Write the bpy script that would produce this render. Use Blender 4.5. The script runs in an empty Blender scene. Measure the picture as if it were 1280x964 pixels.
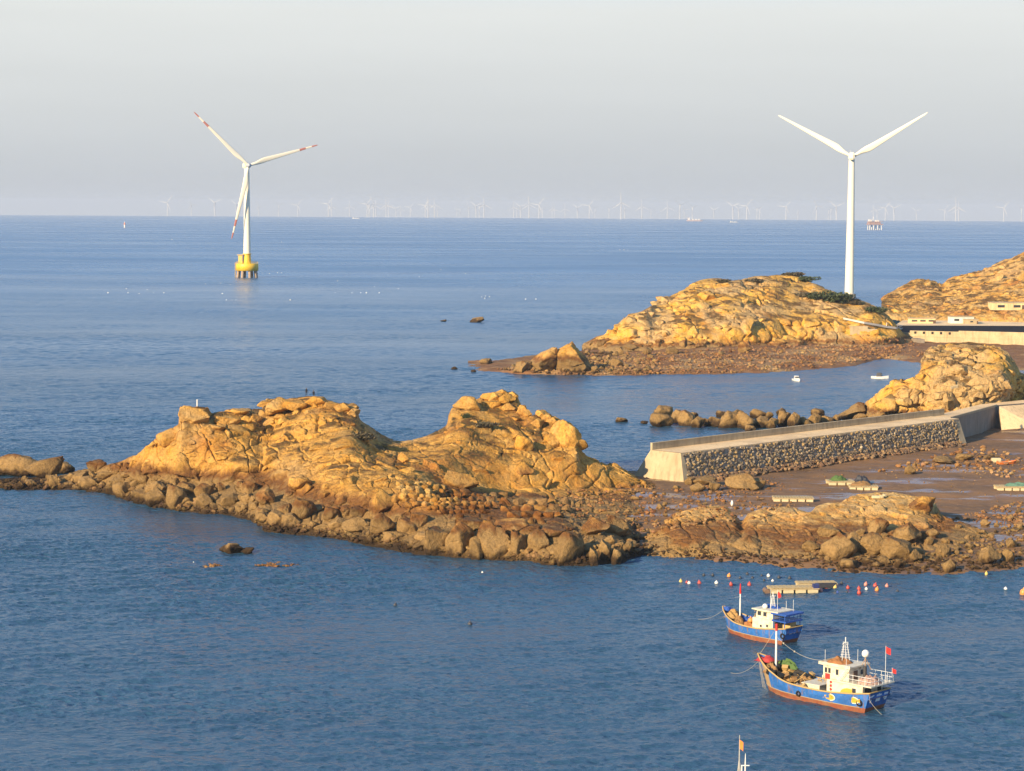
import bpy, bmesh, math, random
import numpy as np
from mathutils import Vector, Matrix
from mathutils.bvhtree import BVHTree
R = math.radians
random.seed(7); rng = np.random.default_rng(11)
S = bpy.context.scene; C = S.collection
# ------------------------------------------------------------------ camera
CH = 58.0; F = 2700.0; ROLL = 0.00625; RE = 6371000.0
cam = bpy.data.cameras.new('camera'); camo = bpy.data.objects.new('camera', cam); C.objects.link(camo)
cam.sensor_width = 36; cam.lens = 36*F/1280; cam.clip_start = 1; cam.clip_end = 120000
pitch = math.atan((482-261)/F)
base = Matrix.Rotation(math.pi/2-pitch, 4, 'X')
roll = Matrix.Rotation(math.atan(ROLL), 4, 'Z')
camo.matrix_world = Matrix.Translation((0, 0, CH)) @ base @ roll
S.camera = camo
CM = camo.matrix_world.to_3x3().copy()
def ray(x, y):
    d = CM @ Vector(((x-640)/F, -(y-482)/F, -1)); return d
def atz(x, y, z=0.0):
    d = ray(x, y); t = (z-CH)/d.z; return Vector((d.x*t, d.y*t, z))
def aty(x, y, Y):
    d = ray(x, y); t = Y/d.y; return Vector((d.x*t, Y, CH+d.z*t))
def pt(x, y, v):
    return aty(x, y, v) if v > 100 else atz(x, y, v)
def pix(p):
    q = CM.transposed() @ (Vector(p)-Vector((0, 0, CH))); return 640+F*q.x/-q.z, 482-F*q.y/-q.z
def ppm(Y): return F/Y
# ------------------------------------------------------------------ tagging
def tag(o, label=None, cat=None, group=None, kind=None):
    if label: o['label'] = label
    if cat: o['category'] = cat
    if group: o['group'] = group
    if kind: o['kind'] = kind
    return o
def empty(name, loc, rz=0, label=None, cat=None, group=None):
    o = bpy.data.objects.new(name, None); C.objects.link(o); o.empty_display_size = .1
    o.location = loc; o.rotation_euler = (0, 0, rz)
    return tag(o, label, cat, group)
def link(name, me, parent=None, mats=None):
    o = bpy.data.objects.new(name, me); C.objects.link(o)
    if parent: o.parent = parent
    if mats:
        for m in (mats if isinstance(mats, (list, tuple)) else [mats]): me.materials.append(m)
    return o
def copy_tree(o, kids, parent=None):
    c = o.copy(); C.objects.link(c); c.parent = parent
    for k in kids.get(o.name, []): copy_tree(k, kids, c)
    return c
def kidmap():
    m = {}
    for o in bpy.data.objects:
        if o.parent: m.setdefault(o.parent.name, []).append(o)
    return m
ORD = 'first second third fourth fifth sixth seventh eighth ninth tenth eleventh twelfth thirteenth fourteenth fifteenth sixteenth seventeenth eighteenth nineteenth twentieth'.split()
def ordn(i):
    if i < 20: return ORD[i]
    t = {2: 'twenty', 3: 'thirty', 4: 'forty', 5: 'fifty', 6: 'sixty', 7: 'seventy'}[(i+1)//10]
    r = (i+1) % 10
    return (t+'-'+ORD[r-1]) if r else (t[:-1]+'ieth')
# ------------------------------------------------------------------ numpy noise
PERM = rng.permutation(256).astype(np.int64); PERM = np.concatenate([PERM, PERM, PERM])
GR = rng.normal(size=(256, 3)); GR /= np.linalg.norm(GR, axis=1)[:, None]
def perlin(p):
    i = np.floor(p).astype(np.int64); f = p-i; i &= 255
    u = f*f*f*(f*(f*6-15)+10); r = 0
    for dx in (0, 1):
        for dy in (0, 1):
            for dz in (0, 1):
                h = PERM[PERM[PERM[(i[:, 0]+dx) & 255]+((i[:, 1]+dy) & 255)]+((i[:, 2]+dz) & 255)]
                g = GR[h]; d = (g[:, 0]*(f[:, 0]-dx)+g[:, 1]*(f[:, 1]-dy)+g[:, 2]*(f[:, 2]-dz))
                w = (u[:, 0] if dx else 1-u[:, 0])*(u[:, 1] if dy else 1-u[:, 1])*(u[:, 2] if dz else 1-u[:, 2])
                r = r+w*d
    return r*1.5
def fbm(p, o=4, g=.5):
    r = 0; a = 1.0
    for k in range(o):
        r = r+a*perlin(p+17.3*k); p = p*2.03; a *= g
    return r
RV = rng.random((256, 6))
def voro(p):
    i = np.floor(p).astype(np.int64); n = len(p)
    f1 = np.full(n, 9.0); f2 = np.full(n, 9.0); idx = np.zeros(n, np.int64); cc = np.zeros((n, 3))
    for dx in (-1, 0, 1):
        for dy in (-1, 0, 1):
            for dz in (-1, 0, 1):
                c = i+np.array((dx, dy, dz))
                h = PERM[PERM[PERM[c[:, 0] & 255]+(c[:, 1] & 255)]+(c[:, 2] & 255)]
                q = c+.1+.8*RV[h][:, :3]
                d = np.sqrt(((q-p)**2).sum(1))
                m = d < f1
                f2 = np.where(m, f1, np.minimum(f2, d)); f1 = np.where(m, d, f1)
                idx = np.where(m, h, idx); cc[m] = q[m]
    return f1, f2, idx, cc
def sstep(a, b, x):
    t = np.clip((x-a)/(b-a), 0, 1); return t*t*(3-2*t)
# ------------------------------------------------------------------ node materials
class NT:
    def __init__(s, nt): s.t = nt
    def n(s, typ, **k):
        nd = s.t.nodes.new(typ)
        for a, v in k.items():
            if a.startswith('i_'):
                key = a[2:].replace('_', ' ')
                nd.inputs[int(key) if key.isdigit() else key].default_value = v
            else: setattr(nd, a, v)
        return nd
    def l(s, a, b): s.t.links.new(a, b)
    def math(s, op, a, b=None, clamp=False):
        m = s.n('ShaderNodeMath', operation=op, use_clamp=clamp)
        for j, v in enumerate((a, b)):
            if v is None: continue
            if hasattr(v, 'links'): s.l(v, m.inputs[j])
            else: m.inputs[j].default_value = v
        return m.outputs[0]
    def noise(s, vec, scale, detail=4, rough=.55, sc=None, loc=None, dist=0, rot=None):
        if sc or loc or rot:
            mp = s.n('ShaderNodeMapping'); s.l(vec, mp.inputs[0])
            if sc: mp.inputs['Scale'].default_value = sc
            if loc: mp.inputs['Location'].default_value = loc
            if rot: mp.inputs['Rotation'].default_value = rot
            vec = mp.outputs[0]
        nz = s.n('ShaderNodeTexNoise'); s.l(vec, nz.inputs['Vector'])
        nz.inputs['Scale'].default_value = scale; nz.inputs['Detail'].default_value = detail
        nz.inputs['Roughness'].default_value = rough; nz.inputs['Distortion'].default_value = dist
        return nz.outputs[0]
    def ramp(s, fac, stops):
        r = s.n('ShaderNodeValToRGB'); s.l(fac, r.inputs[0]); e = r.color_ramp.elements
        while len(e) < len(stops): e.new(0.5)
        for el, (p, c) in zip(e, stops):
            el.position = p; el.color = (*c, 1) if len(c) == 3 else c
        return r.outputs[0]
    def mix(s, fac, a, b, mode='MIX'):
        m = s.n('ShaderNodeMix', data_type='RGBA', blend_type=mode)
        for j, v in ((0, fac), (6, a), (7, b)):
            if hasattr(v, 'links'): s.l(v, m.inputs[j])
            else: m.inputs[j].default_value = (*v, 1) if isinstance(v, tuple) and len(v) == 3 else v
        return m.outputs[2]
    def mapr(s, v, a, b, c=0., d=1.):
        m = s.n('ShaderNodeMapRange'); s.l(v, m.inputs[0])
        for j, q in enumerate((a, b, c, d)): m.inputs[j+1].default_value = q
        return m.outputs[0]
def newmat(name):
    m = bpy.data.materials.new(name); m.use_nodes = True
    t = NT(m.node_tree); b = m.node_tree.nodes['Principled BSDF']
    return m, t, b
MATS = {}; DENOISE = True
def paint(name, col, rough=.5, var=.25, scale=3.0, dirt=None, dirtamt=.35, metal=0.0):
    """plain paint, fabric or timber, with weathering noise"""
    if name in MATS: return MATS[name]
    m, t, b = newmat(name)
    tc = t.n('ShaderNodeTexCoord'); v = tc.outputs['Object']
    n = t.noise(v, scale, 5)
    d = tuple(c*.45 for c in col) if dirt is None else dirt
    f = t.mapr(n, .45, .75, 0, dirtamt)
    c1 = t.mix(f, col, d)
    n2 = t.noise(v, scale*3.1, 3, sc=(1, 1, .2))
    c2 = t.mix(t.mapr(n2, .3, .7, 0, var), c1, tuple(c*.7 for c in col))
    b.inputs['Specular IOR Level'].default_value = .5 if rough < .8 else .08
    t.l(c2, b.inputs['Base Color']); b.inputs['Roughness'].default_value = rough; b.inputs['Metallic'].default_value = metal
    MATS[name] = m; return m
GREYR = (.47, .31, .135)
def rock_mat(name, gold, pale, rust, zone=True, zs=1.0, zoff=0.0, soil=0.0, khaki=(.295, .18, .068), tint=False, shelter=False, grey=(.52, .62, .6)):
    m, t, b = newmat(name)
    g = t.n('ShaderNodeNewGeometry'); P = g.outputs['Position']
    sx = t.n('ShaderNodeSeparateXYZ'); t.l(P, sx.inputs[0]); z = sx.outputs[2]
    nL = t.noise(P, .07, 5, .6); nM = t.noise(P, .35, 6, .6, sc=(1, 1, .6)); nF = t.noise(P, 2.2, 6, .65)
    st = t.noise(P, .5, 4, .55, sc=(1.4, 1.4, .12)); dg = t.noise(P, .3, 5, .6, sc=(.35, 1.2, 1.6), rot=(0, .5, .4))
    c = t.mix(t.mapr(nM, .38, .66), gold, pale)
    c = t.mix(t.mapr(dg, .5, .72, 0, .75), c, tuple(q*.78 for q in gold))
    c = t.mix(t.mapr(nL, .52, .68, 0, .85), c, rust)
    gz = t.noise(P, .045, 5, .6, loc=(70, 11, 5)); c = t.mix(t.mapr(gz, grey[0], grey[1], 0, grey[2]), c, GREYR)
    dk = t.noise(P, .55, 6, .7, sc=(1, 1, .5), loc=(5, 50, 2)); c = t.mix(t.mapr(dk, .53, .71, 0, .8), c, (.15, .075, .028))
    if soil:
        nz = t.n('ShaderNodeSeparateXYZ'); t.l(g.outputs['Normal'], nz.inputs[0])
        sl = t.mapr(nz.outputs[2], .66, .9)
        sn = t.mapr(t.noise(P, .16, 6, .6, loc=(31, 7, 3)), .47, .57)
        f = t.math('MULTIPLY', t.math('MULTIPLY', sl, sn), soil)
        hz = t.mapr(z, 6.5, 9); f = t.math('MULTIPLY', f, hz)
        sc_ = t.mix(t.mapr(t.noise(P, 1.1, 5), .4, .62), (.20, .09, .026), (.10, .075, .024))
        c = t.mix(f, c, sc_)
    if zone:
        zz = t.math('ADD', z, zoff)
        zz = t.math('ADD', zz, t.math('MULTIPLY', t.math('SUBTRACT', nL, .5), 5.0))
        if shelter:   # the beach side of the headland is out of the tide, so its stain line lies lower
            sh = t.math('MULTIPLY', t.mapr(sx.outputs[1], 406, 420), t.mapr(sx.outputs[0], -22, -8)); zz = t.math('ADD', zz, t.math('MULTIPLY', sh, 4.6))
        zz = t.math('ADD', zz, t.math('MULTIPLY', t.math('SUBTRACT', st, .5), 3.5))
        zf = t.mapr(zz, 0, 10*zs)
        zc = t.ramp(zf, [(.0, (.045, .028, .014)), (.085, (.075, .043, .018)), (.15, tuple(q*.8 for q in khaki)), (.22, khaki), (.40, tuple(q*.95 for q in khaki)), (.50, (.17, .075, .024)), (.60, (.24, .11, .032)), (.7, (.38, .2, .05))])
        zm = t.ramp(zf, [(.0, (1, 1, 1)), (.55, (1, 1, 1)), (.62, (.72,)*3), (.68, (.35,)*3), (.76, (0, 0, 0))])
        c = t.mix(zm, c, zc)
    fine = t.mapr(nF, .3, .72, .68, 1.22)
    cm = t.n('ShaderNodeVectorMath', operation='SCALE'); t.l(c, cm.inputs[0]); t.l(fine, cm.inputs[3]); c = cm.outputs[0]
    if tint:
        at = t.n('ShaderNodeAttribute', attribute_name='tint')
        c = t.mix(1.0, c, at.outputs[0], 'MULTIPLY')
    else:
        oi = t.n('ShaderNodeObjectInfo')
        cm = t.n('ShaderNodeVectorMath', operation='SCALE'); t.l(c, cm.inputs[0]); t.l(t.mapr(oi.outputs['Random'], 0, 1, .82, 1.1), cm.inputs[3]); c = cm.outputs[0]
    t.l(c, b.inputs['Base Color']); b.inputs['Roughness'].default_value = .9
    b.inputs['Specular IOR Level'].default_value = .15
    vo = t.n('ShaderNodeTexVoronoi', feature='DISTANCE_TO_EDGE'); vo.inputs['Scale'].default_value = .55
    ad = t.n('ShaderNodeVectorMath', operation='ADD'); t.l(P, ad.inputs[0])
    nv = t.n('ShaderNodeTexNoise'); nv.inputs['Scale'].default_value = .6; t.l(P, nv.inputs['Vector'])
    sc2 = t.n('ShaderNodeVectorMath', operation='SCALE'); sc2.inputs[3].default_value = 1.6; t.l(nv.outputs[1], sc2.inputs[0]); t.l(sc2.outputs[0], ad.inputs[1])
    t.l(ad.outputs[0], vo.inputs['Vector'])
    crack = t.mapr(vo.outputs[0], 0, .06)
    hgt = t.math('ADD', t.math('MULTIPLY', t.noise(P, 1.3, 8, .68), .9), t.math('MULTIPLY', crack, .12))
    bp = t.n('ShaderNodeBump'); bp.inputs['Strength'].default_value = .9; bp.inputs['Distance'].default_value = .5
    t.l(hgt, bp.inputs['Height']); t.l(bp.outputs[0], b.inputs['Normal'])
    return m
# ------------------------------------------------------------------ mesh helpers
def mesh_np(name, v, quads=None, tris=None, smooth=True):
    me = bpy.data.meshes.new(name); v = np.asarray(v, np.float32)
    nq = 0 if quads is None else len(quads); ntr = 0 if tris is None else len(tris)
    me.vertices.add(len(v)); me.vertices.foreach_set('co', v.ravel())
    loops = np.concatenate([a.ravel() for a in (quads, tris) if a is not None]).astype(np.int32)
    me.loops.add(len(loops)); me.loops.foreach_set('vertex_index', loops)
    me.polygons.add(nq+ntr)
    st = np.concatenate([np.arange(nq)*4, nq*4+np.arange(ntr)*3]).astype(np.int32)
    me.polygons.foreach_set('loop_start', st)
    me.polygons.foreach_set('use_smooth', np.full(nq+ntr, smooth))
    me.update(calc_edges=True); me.validate()
    return me
def grid_quads(nu, nv):
    a = np.arange(nu*nv).reshape(nu, nv)
    return np.stack([a[:-1, :-1], a[1:, :-1], a[1:, 1:], a[:-1, 1:]], -1).reshape(-1, 4)
def pchip(x, y, q):
    """monotone cubic, y (n,m)"""
    x = np.asarray(x, float); h = np.diff(x)[:, None]; d = np.diff(y, axis=0)/h
    m = np.zeros_like(y); m[0] = d[0]; m[-1] = d[-1]
    s = d[:-1]*d[1:] > 0; w1 = 2*h[1:]+h[:-1]; w2 = h[1:]+2*h[:-1]
    with np.errstate(divide='ignore', invalid='ignore'):
        hm = (w1+w2)/(w1/d[:-1]+w2/d[1:])
    m[1:-1] = np.where(s, hm, 0)
    k = np.clip(np.searchsorted(x, q)-1, 0, len(x)-2); t = ((q-x[k])/(x[k+1]-x[k]))[:, None]; H = h[k]
    return (2*t**3-3*t**2+1)*y[k]+(t**3-2*t**2+t)*H*m[k]+(-2*t**3+3*t**2)*y[k+1]+(t**3-t**2)*H*m[k+1]
MD = {}
def loft(name, cols, back, front=None, du=.2, dv=.22, disp=None, smoothrows=None):
    """cols: [(px, [(py, z or Y), ...])]: profiles measured as real points, lofted into terrain"""
    xs = [c[0] for c in cols]; A = []
    for x, pr in cols:
        P = [pt(x, y, v) for y, v in pr]
        if front: P.insert(0, P[0]+Vector((0, -front[0], -front[1])))
        cr = P[-1]
        for dY, zf, za in back: P.append(Vector((cr.x*(1+dY/cr.y), cr.y+dY, cr.z*zf+za)))
        A.append(P)
    A = np.array([[tuple(p) for p in c] for c in A])          # cols, rows, 3
    wl = np.concatenate([[0], np.cumsum(np.linalg.norm(np.diff(A[:, 2], axis=0), axis=1)+.3)])
    nu = max(8, int(wl[-1]/du)); q = np.linspace(0, wl[-1], nu)
    B = pchip(wl, A.reshape(len(xs), -1), q).reshape(nu, A.shape[1], 3)
    seg = np.linalg.norm(np.diff(A, axis=1), axis=2).mean(0)+.05
    cv = np.concatenate([[0], np.cumsum(seg)]); qq = []
    nb = len(back)
    for k in range(len(seg)):
        s = dv if k < len(seg)-nb+1 else dv*3
        n = max(2, int(seg[k]/s)); qq.append(np.linspace(cv[k], cv[k+1], n, endpoint=False))
    qq = np.concatenate(qq+[[cv[-1]]]); nv = len(qq)
    G = pchip(cv, B.transpose(1, 0, 2).reshape(A.shape[1], -1), qq).reshape(nv, nu, 3).transpose(1, 0, 2)
    if disp:
        tu = np.gradient(G, axis=0); tv = np.gradient(G, axis=1)
        N = np.cross(tu, tv); N /= np.linalg.norm(N, axis=2)[..., None]+1e-9
        G = disp(G.reshape(-1, 3), N.reshape(-1, 3)).reshape(nu, nv, 3)
    MD[name] = (G.reshape(-1, 3), grid_quads(nu, nv))
    me = mesh_np(name, *MD[name])
    return me
def rockdisp(amp=1.0, cell=5.0, small=1.7, strata=(.5, .25), fb=1.0, seed=0.0, gap=.5, zmin=-1.0, cw=.3, jt=1.0):
    def f(p, n):
        w = p+seed
        wp = np.stack([perlin(w*.21), perlin(w*.21+31), perlin(w*.21+57)], 1)*1.6
        M = np.array(Matrix.Rotation(strata[0], 3, 'Y') @ Matrix.Rotation(strata[1], 3, 'Z'))
        a = (w+wp) @ M.T; a = a/np.array((cell*1.5, cell, cell*.62))
        f1, f2, i1, c1 = voro(a*.8)
        til = ((a*.8-c1)*(RV[i1][:, 3:6]-.5)).sum(1)
        mask = sstep(-.25, .25, perlin(w*.055+9)+gap-.5)
        d = amp*(.35+.65*mask)*((RV[i1][:, 0]-.5)*.9+til*2.1-.5*(1-sstep(0, .06, f2-f1)))
        # three joint sets: stepped slabs parted by narrow open cracks
        for k, (nv, sp_, st_) in enumerate((((.85, .35, .15), cell*.85, .5), ((-.3, .85, .35), cell*1.25, .6), ((.25, -.2, .93), cell*.6, .55))):
            u = ((w+wp*.55)@(np.array(nv)@M)/np.linalg.norm(nv))/sp_+k*.37
            u = u+.28*perlin(w*.16+k*13); iu = np.floor(u).astype(np.int64); fu = u-iu
            e = np.minimum(fu, 1-fu)*sp_
            mk = sstep(-.15, .2, perlin(w*.09+k*29+iu[:, None]*1.3))
            d += jt*amp*(mask*.7+.3)*((RV[PERM[(iu+k*40) & 255]][:, 2]-.5)*st_*.6-(.45+cw)*mk*(1-sstep(cw*.15, cw, e)))
        b = (w+wp*.5) @ M.T/np.array((small*1.4, small, small*.7))
        g1, g2, j1, c2 = voro(b)
        m2 = sstep(-.2, .3, perlin(w*.11+40)+gap-.5)
        d += amp*.2*m2*((RV[j1][:, 1]-.5)*1.3+((b-c2)*(RV[j1][:, 3:6]-.5)).sum(1)*1.5-1.1*(1-sstep(0, .10, g2-g1)))
        st = w @ M.T*np.array((.10, .3, .62))
        d += fb*(.62*fbm(w*.10, 3)+.42*fbm(st, 4)+.12*fbm(w*1.1, 3))
        k = .75+.25*sstep(zmin, zmin+2, p[:, 2])
        nn = n*.8+np.array((0, 0, .2))
        return p+nn*(d*k)[:, None]
    return f
# ------------------------------------------------------------------ light, sky, air
AZ = R(41); EL = R(20)
sund = Vector((-math.sin(AZ)*math.cos(EL), -math.cos(AZ)*math.cos(EL), math.sin(EL)))
sl = bpy.data.lights.new('sun', 'SUN'); sl.energy = 5.0; sl.angle = R(.5); sl.color = (1, .80, .53)
so = bpy.data.objects.new('sun', sl); C.objects.link(so); so.rotation_euler = sund.to_track_quat('Z', 'Y').to_euler()
W = bpy.data.worlds.new('World'); S.world = W; W.use_nodes = True
t = NT(W.node_tree); bg = W.node_tree.nodes['Background']
sky = t.n('ShaderNodeTexSky', sky_type='NISHITA', sun_disc=False, sun_elevation=EL, sun_rotation=math.pi+AZ, altitude=50, air_density=1.0, dust_density=2.0, ozone_density=2.0)
tc = t.n('ShaderNodeTexCoord'); sv = t.n('ShaderNodeSeparateXYZ'); t.l(tc.outputs['Generated'], sv.inputs[0])
zc = t.math('MAXIMUM', sv.outputs[2], 0.0)
E8 = lambda *c: tuple(q*8 for q in c)
veil = t.ramp(zc, [(0, E8(.325, .340, .362)), (.016, E8(.335, .352, .368)), (.044, E8(.382, .397, .400)), (.09, E8(.448, .462, .452)), (.15, E8(.38, .49, .63)), (.26, E8(.25, .43, .70)), (.5, E8(.15, .31, .60)), (.85, E8(.09, .19, .38))])
nz = t.noise(tc.outputs['Generated'], 2.2, 5, .55, sc=(1, 1, 9))
vl = t.n('ShaderNodeVectorMath', operation='SCALE'); t.l(veil, vl.inputs[0]); t.l(t.mapr(nz, .3, .7, .955, 1.035), vl.inputs[3])
hs = t.n('ShaderNodeVectorMath', operation='MULTIPLY'); t.l(sky.outputs[0], hs.inputs[0]); hs.inputs[1].default_value = (.30, .54, .92)
t.l(t.mix(t.mapr(zc, .10, .5, 0, .35), vl.outputs[0], hs.outputs[0]), bg.inputs[0]); bg.inputs[1].default_value = .125
S.view_settings.view_transform = 'Standard'; S.view_settings.look = 'None'; S.view_settings.gamma = 1; S.view_settings.exposure = EXPO = .8
S.render.engine = 'CYCLES'; cy = S.cycles
cy.use_denoising = DENOISE; cy.max_bounces = 6; cy.diffuse_bounces = 2; cy.glossy_bounces = 3; cy.volume_bounces = 0; cy.transmission_bounces = 2
cy.use_adaptive_sampling = True; cy.adaptive_threshold = .012; cy.caustics_reflective = False; cy.caustics_refractive = False
def haze():
    bm = bmesh.new(); bmesh.ops.create_cube(bm, size=1)
    for v in bm.verts: v.co = Vector((v.co.x*72000, v.co.y*72000, -120 if v.co.z < 0 else 172))
    me = bpy.data.meshes.new('haze'); bm.to_mesh(me); o = link('haze', me)
    tag(o, 'thin pale blue sea haze fading the far turbines and the horizon', 'haze', kind='stuff')
    m = bpy.data.materials.new('haze'); m.use_nodes = True; n = m.node_tree; n.nodes.remove(n.nodes['Principled BSDF'])
    pv = n.nodes.new('ShaderNodeVolumePrincipled'); pv.inputs['Color'].default_value = (.72, .80, .90, 1); pv.inputs['Anisotropy'].default_value = 0; pv.inputs['Density'].default_value = HZ
    n.links.new(pv.outputs[0], n.nodes['Material Output'].inputs['Volume']); me.materials.append(m)
HZ = 4.0e-5
# ------------------------------------------------------------------ sea (follows the earth's curve to the horizon)
def sea():
    # radial steps grow with distance so that near chop is real geometry
    rs = [150.0]
    while rs[-1] < 33500:
        d = rs[-1]; st = .25 if d < 420 else .25*(d/420)**1.9
        if d < 205: st = .6
        rs.append(d+min(st, d*.03))
    rr = np.array(rs); hw = math.atan(640/F)*1.06
    th = np.concatenate([np.linspace(-1.15, -hw, 60, endpoint=False), np.linspace(-hw, hw, 980), np.linspace(hw, 1.15, 61)[1:]])
    r, a = np.meshgrid(rr, th, indexing='ij')
    X = (r*np.sin(a)).ravel(); Yy = (r*np.cos(a)).ravel(); rf = r.ravel()
    def wv(lx, ly, rot, k):
        c, s_ = math.cos(rot), math.sin(rot)
        return perlin(np.stack([(c*X+s_*Yy)/lx, (-s_*X+c*Yy)/ly, np.full_like(X, k)], 1))
    sel = rf < 2600
    z = np.zeros_like(X)
    big = wv(160, 55, .1, 3.3); gust = .82+.85*np.clip(big+.6*wv(60, 20, .2, 8.1)+.3*wv(25, 7, .3, 5.5), -.75, .9)
    w = .095*wv(4.0, 2.1, .25, .5)
    f = 1-sstep(900, 2600, rf)
    w1 = wv(1.3, .64, -.12, 1.5); w2 = wv(.7, .42, .3, 2.5)
    w += (.055*(.4-np.abs(w1)*1.2+w1*.5)+.025*w2)*(1-sstep(420, 1000, rf))
    z = w*gust*f*WAVE-rf*rf/(2*RE)
    v = np.stack([X, Yy, z], -1); nu, nv = r.shape
    me = mesh_np('sea', v, grid_quads(nu, nv)[:, ::-1])
    m, t, b = newmat('sea_water')
    g = t.n('ShaderNodeNewGeometry'); P = g.outputs['Position']
    sp_ = t.n('ShaderNodeSeparateXYZ'); t.l(P, sp_.inputs[0]); sy = sp_.outputs[1]
    big = t.noise(P, .006, 4, .55, sc=(.35, 1.6, 1)); med = t.noise(P, .03, 4, .55, sc=(.4, 1.3, 1), rot=(0, 0, .12))
    h1 = t.noise(P, .2, 4, .6, sc=(.5, 1.25, 1), rot=(0, 0, .2))
    h3 = t.noise(P, 1.1, 4, .6, sc=(.6, 1.2, 1))
    hh = t.math('ADD', t.math('MULTIPLY', h1, .45), t.math('MULTIPLY', h3, .5))
    gust = t.mapr(t.math('ADD', t.math('MULTIPLY', big, .6), t.math('MULTIPLY', med, .4)), .36, .62, .35, 1.0)
    bp = t.n('ShaderNodeBump'); bp.inputs['Distance'].default_value = 1.0; t.l(gust, bp.inputs['Strength'])
    t.l(hh, bp.inputs['Height']); t.l(bp.outputs[0], b.inputs['Normal'])
    c = t.mix(t.mapr(med, .35, .65), SEA1, SEA2)
    sf = t.noise(P, .004, 5, .62, sc=(.5, 1.2, 1), rot=(0, 0, .2), loc=(3, 8, 0)); c = t.mix(t.mapr(sy, 420, 2000), c, t.mix(t.mapr(sf, .38, .62), tuple(q*.91 for q in SEAF), tuple(q*1.09 for q in SEAF)))  # far water painted brighter blue, standing in for haze and grazing sky reflection
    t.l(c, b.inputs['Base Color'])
    stk = t.noise(P, .004, 5, .65, sc=(.5, 1.2, 1), rot=(0, 0, .15)); t.l(t.math('ADD', t.mapr(sy, 450, 2200, .17, .29), t.math('MULTIPLY', t.math('MULTIPLY', t.math('SUBTRACT', stk, .5), .38), t.mapr(sy, 500, 1200))), b.inputs['Roughness']); b.inputs['IOR'].default_value = 1.33
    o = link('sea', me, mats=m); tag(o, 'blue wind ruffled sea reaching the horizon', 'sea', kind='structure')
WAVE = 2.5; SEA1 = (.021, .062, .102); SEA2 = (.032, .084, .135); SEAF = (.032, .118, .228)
sea()
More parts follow.
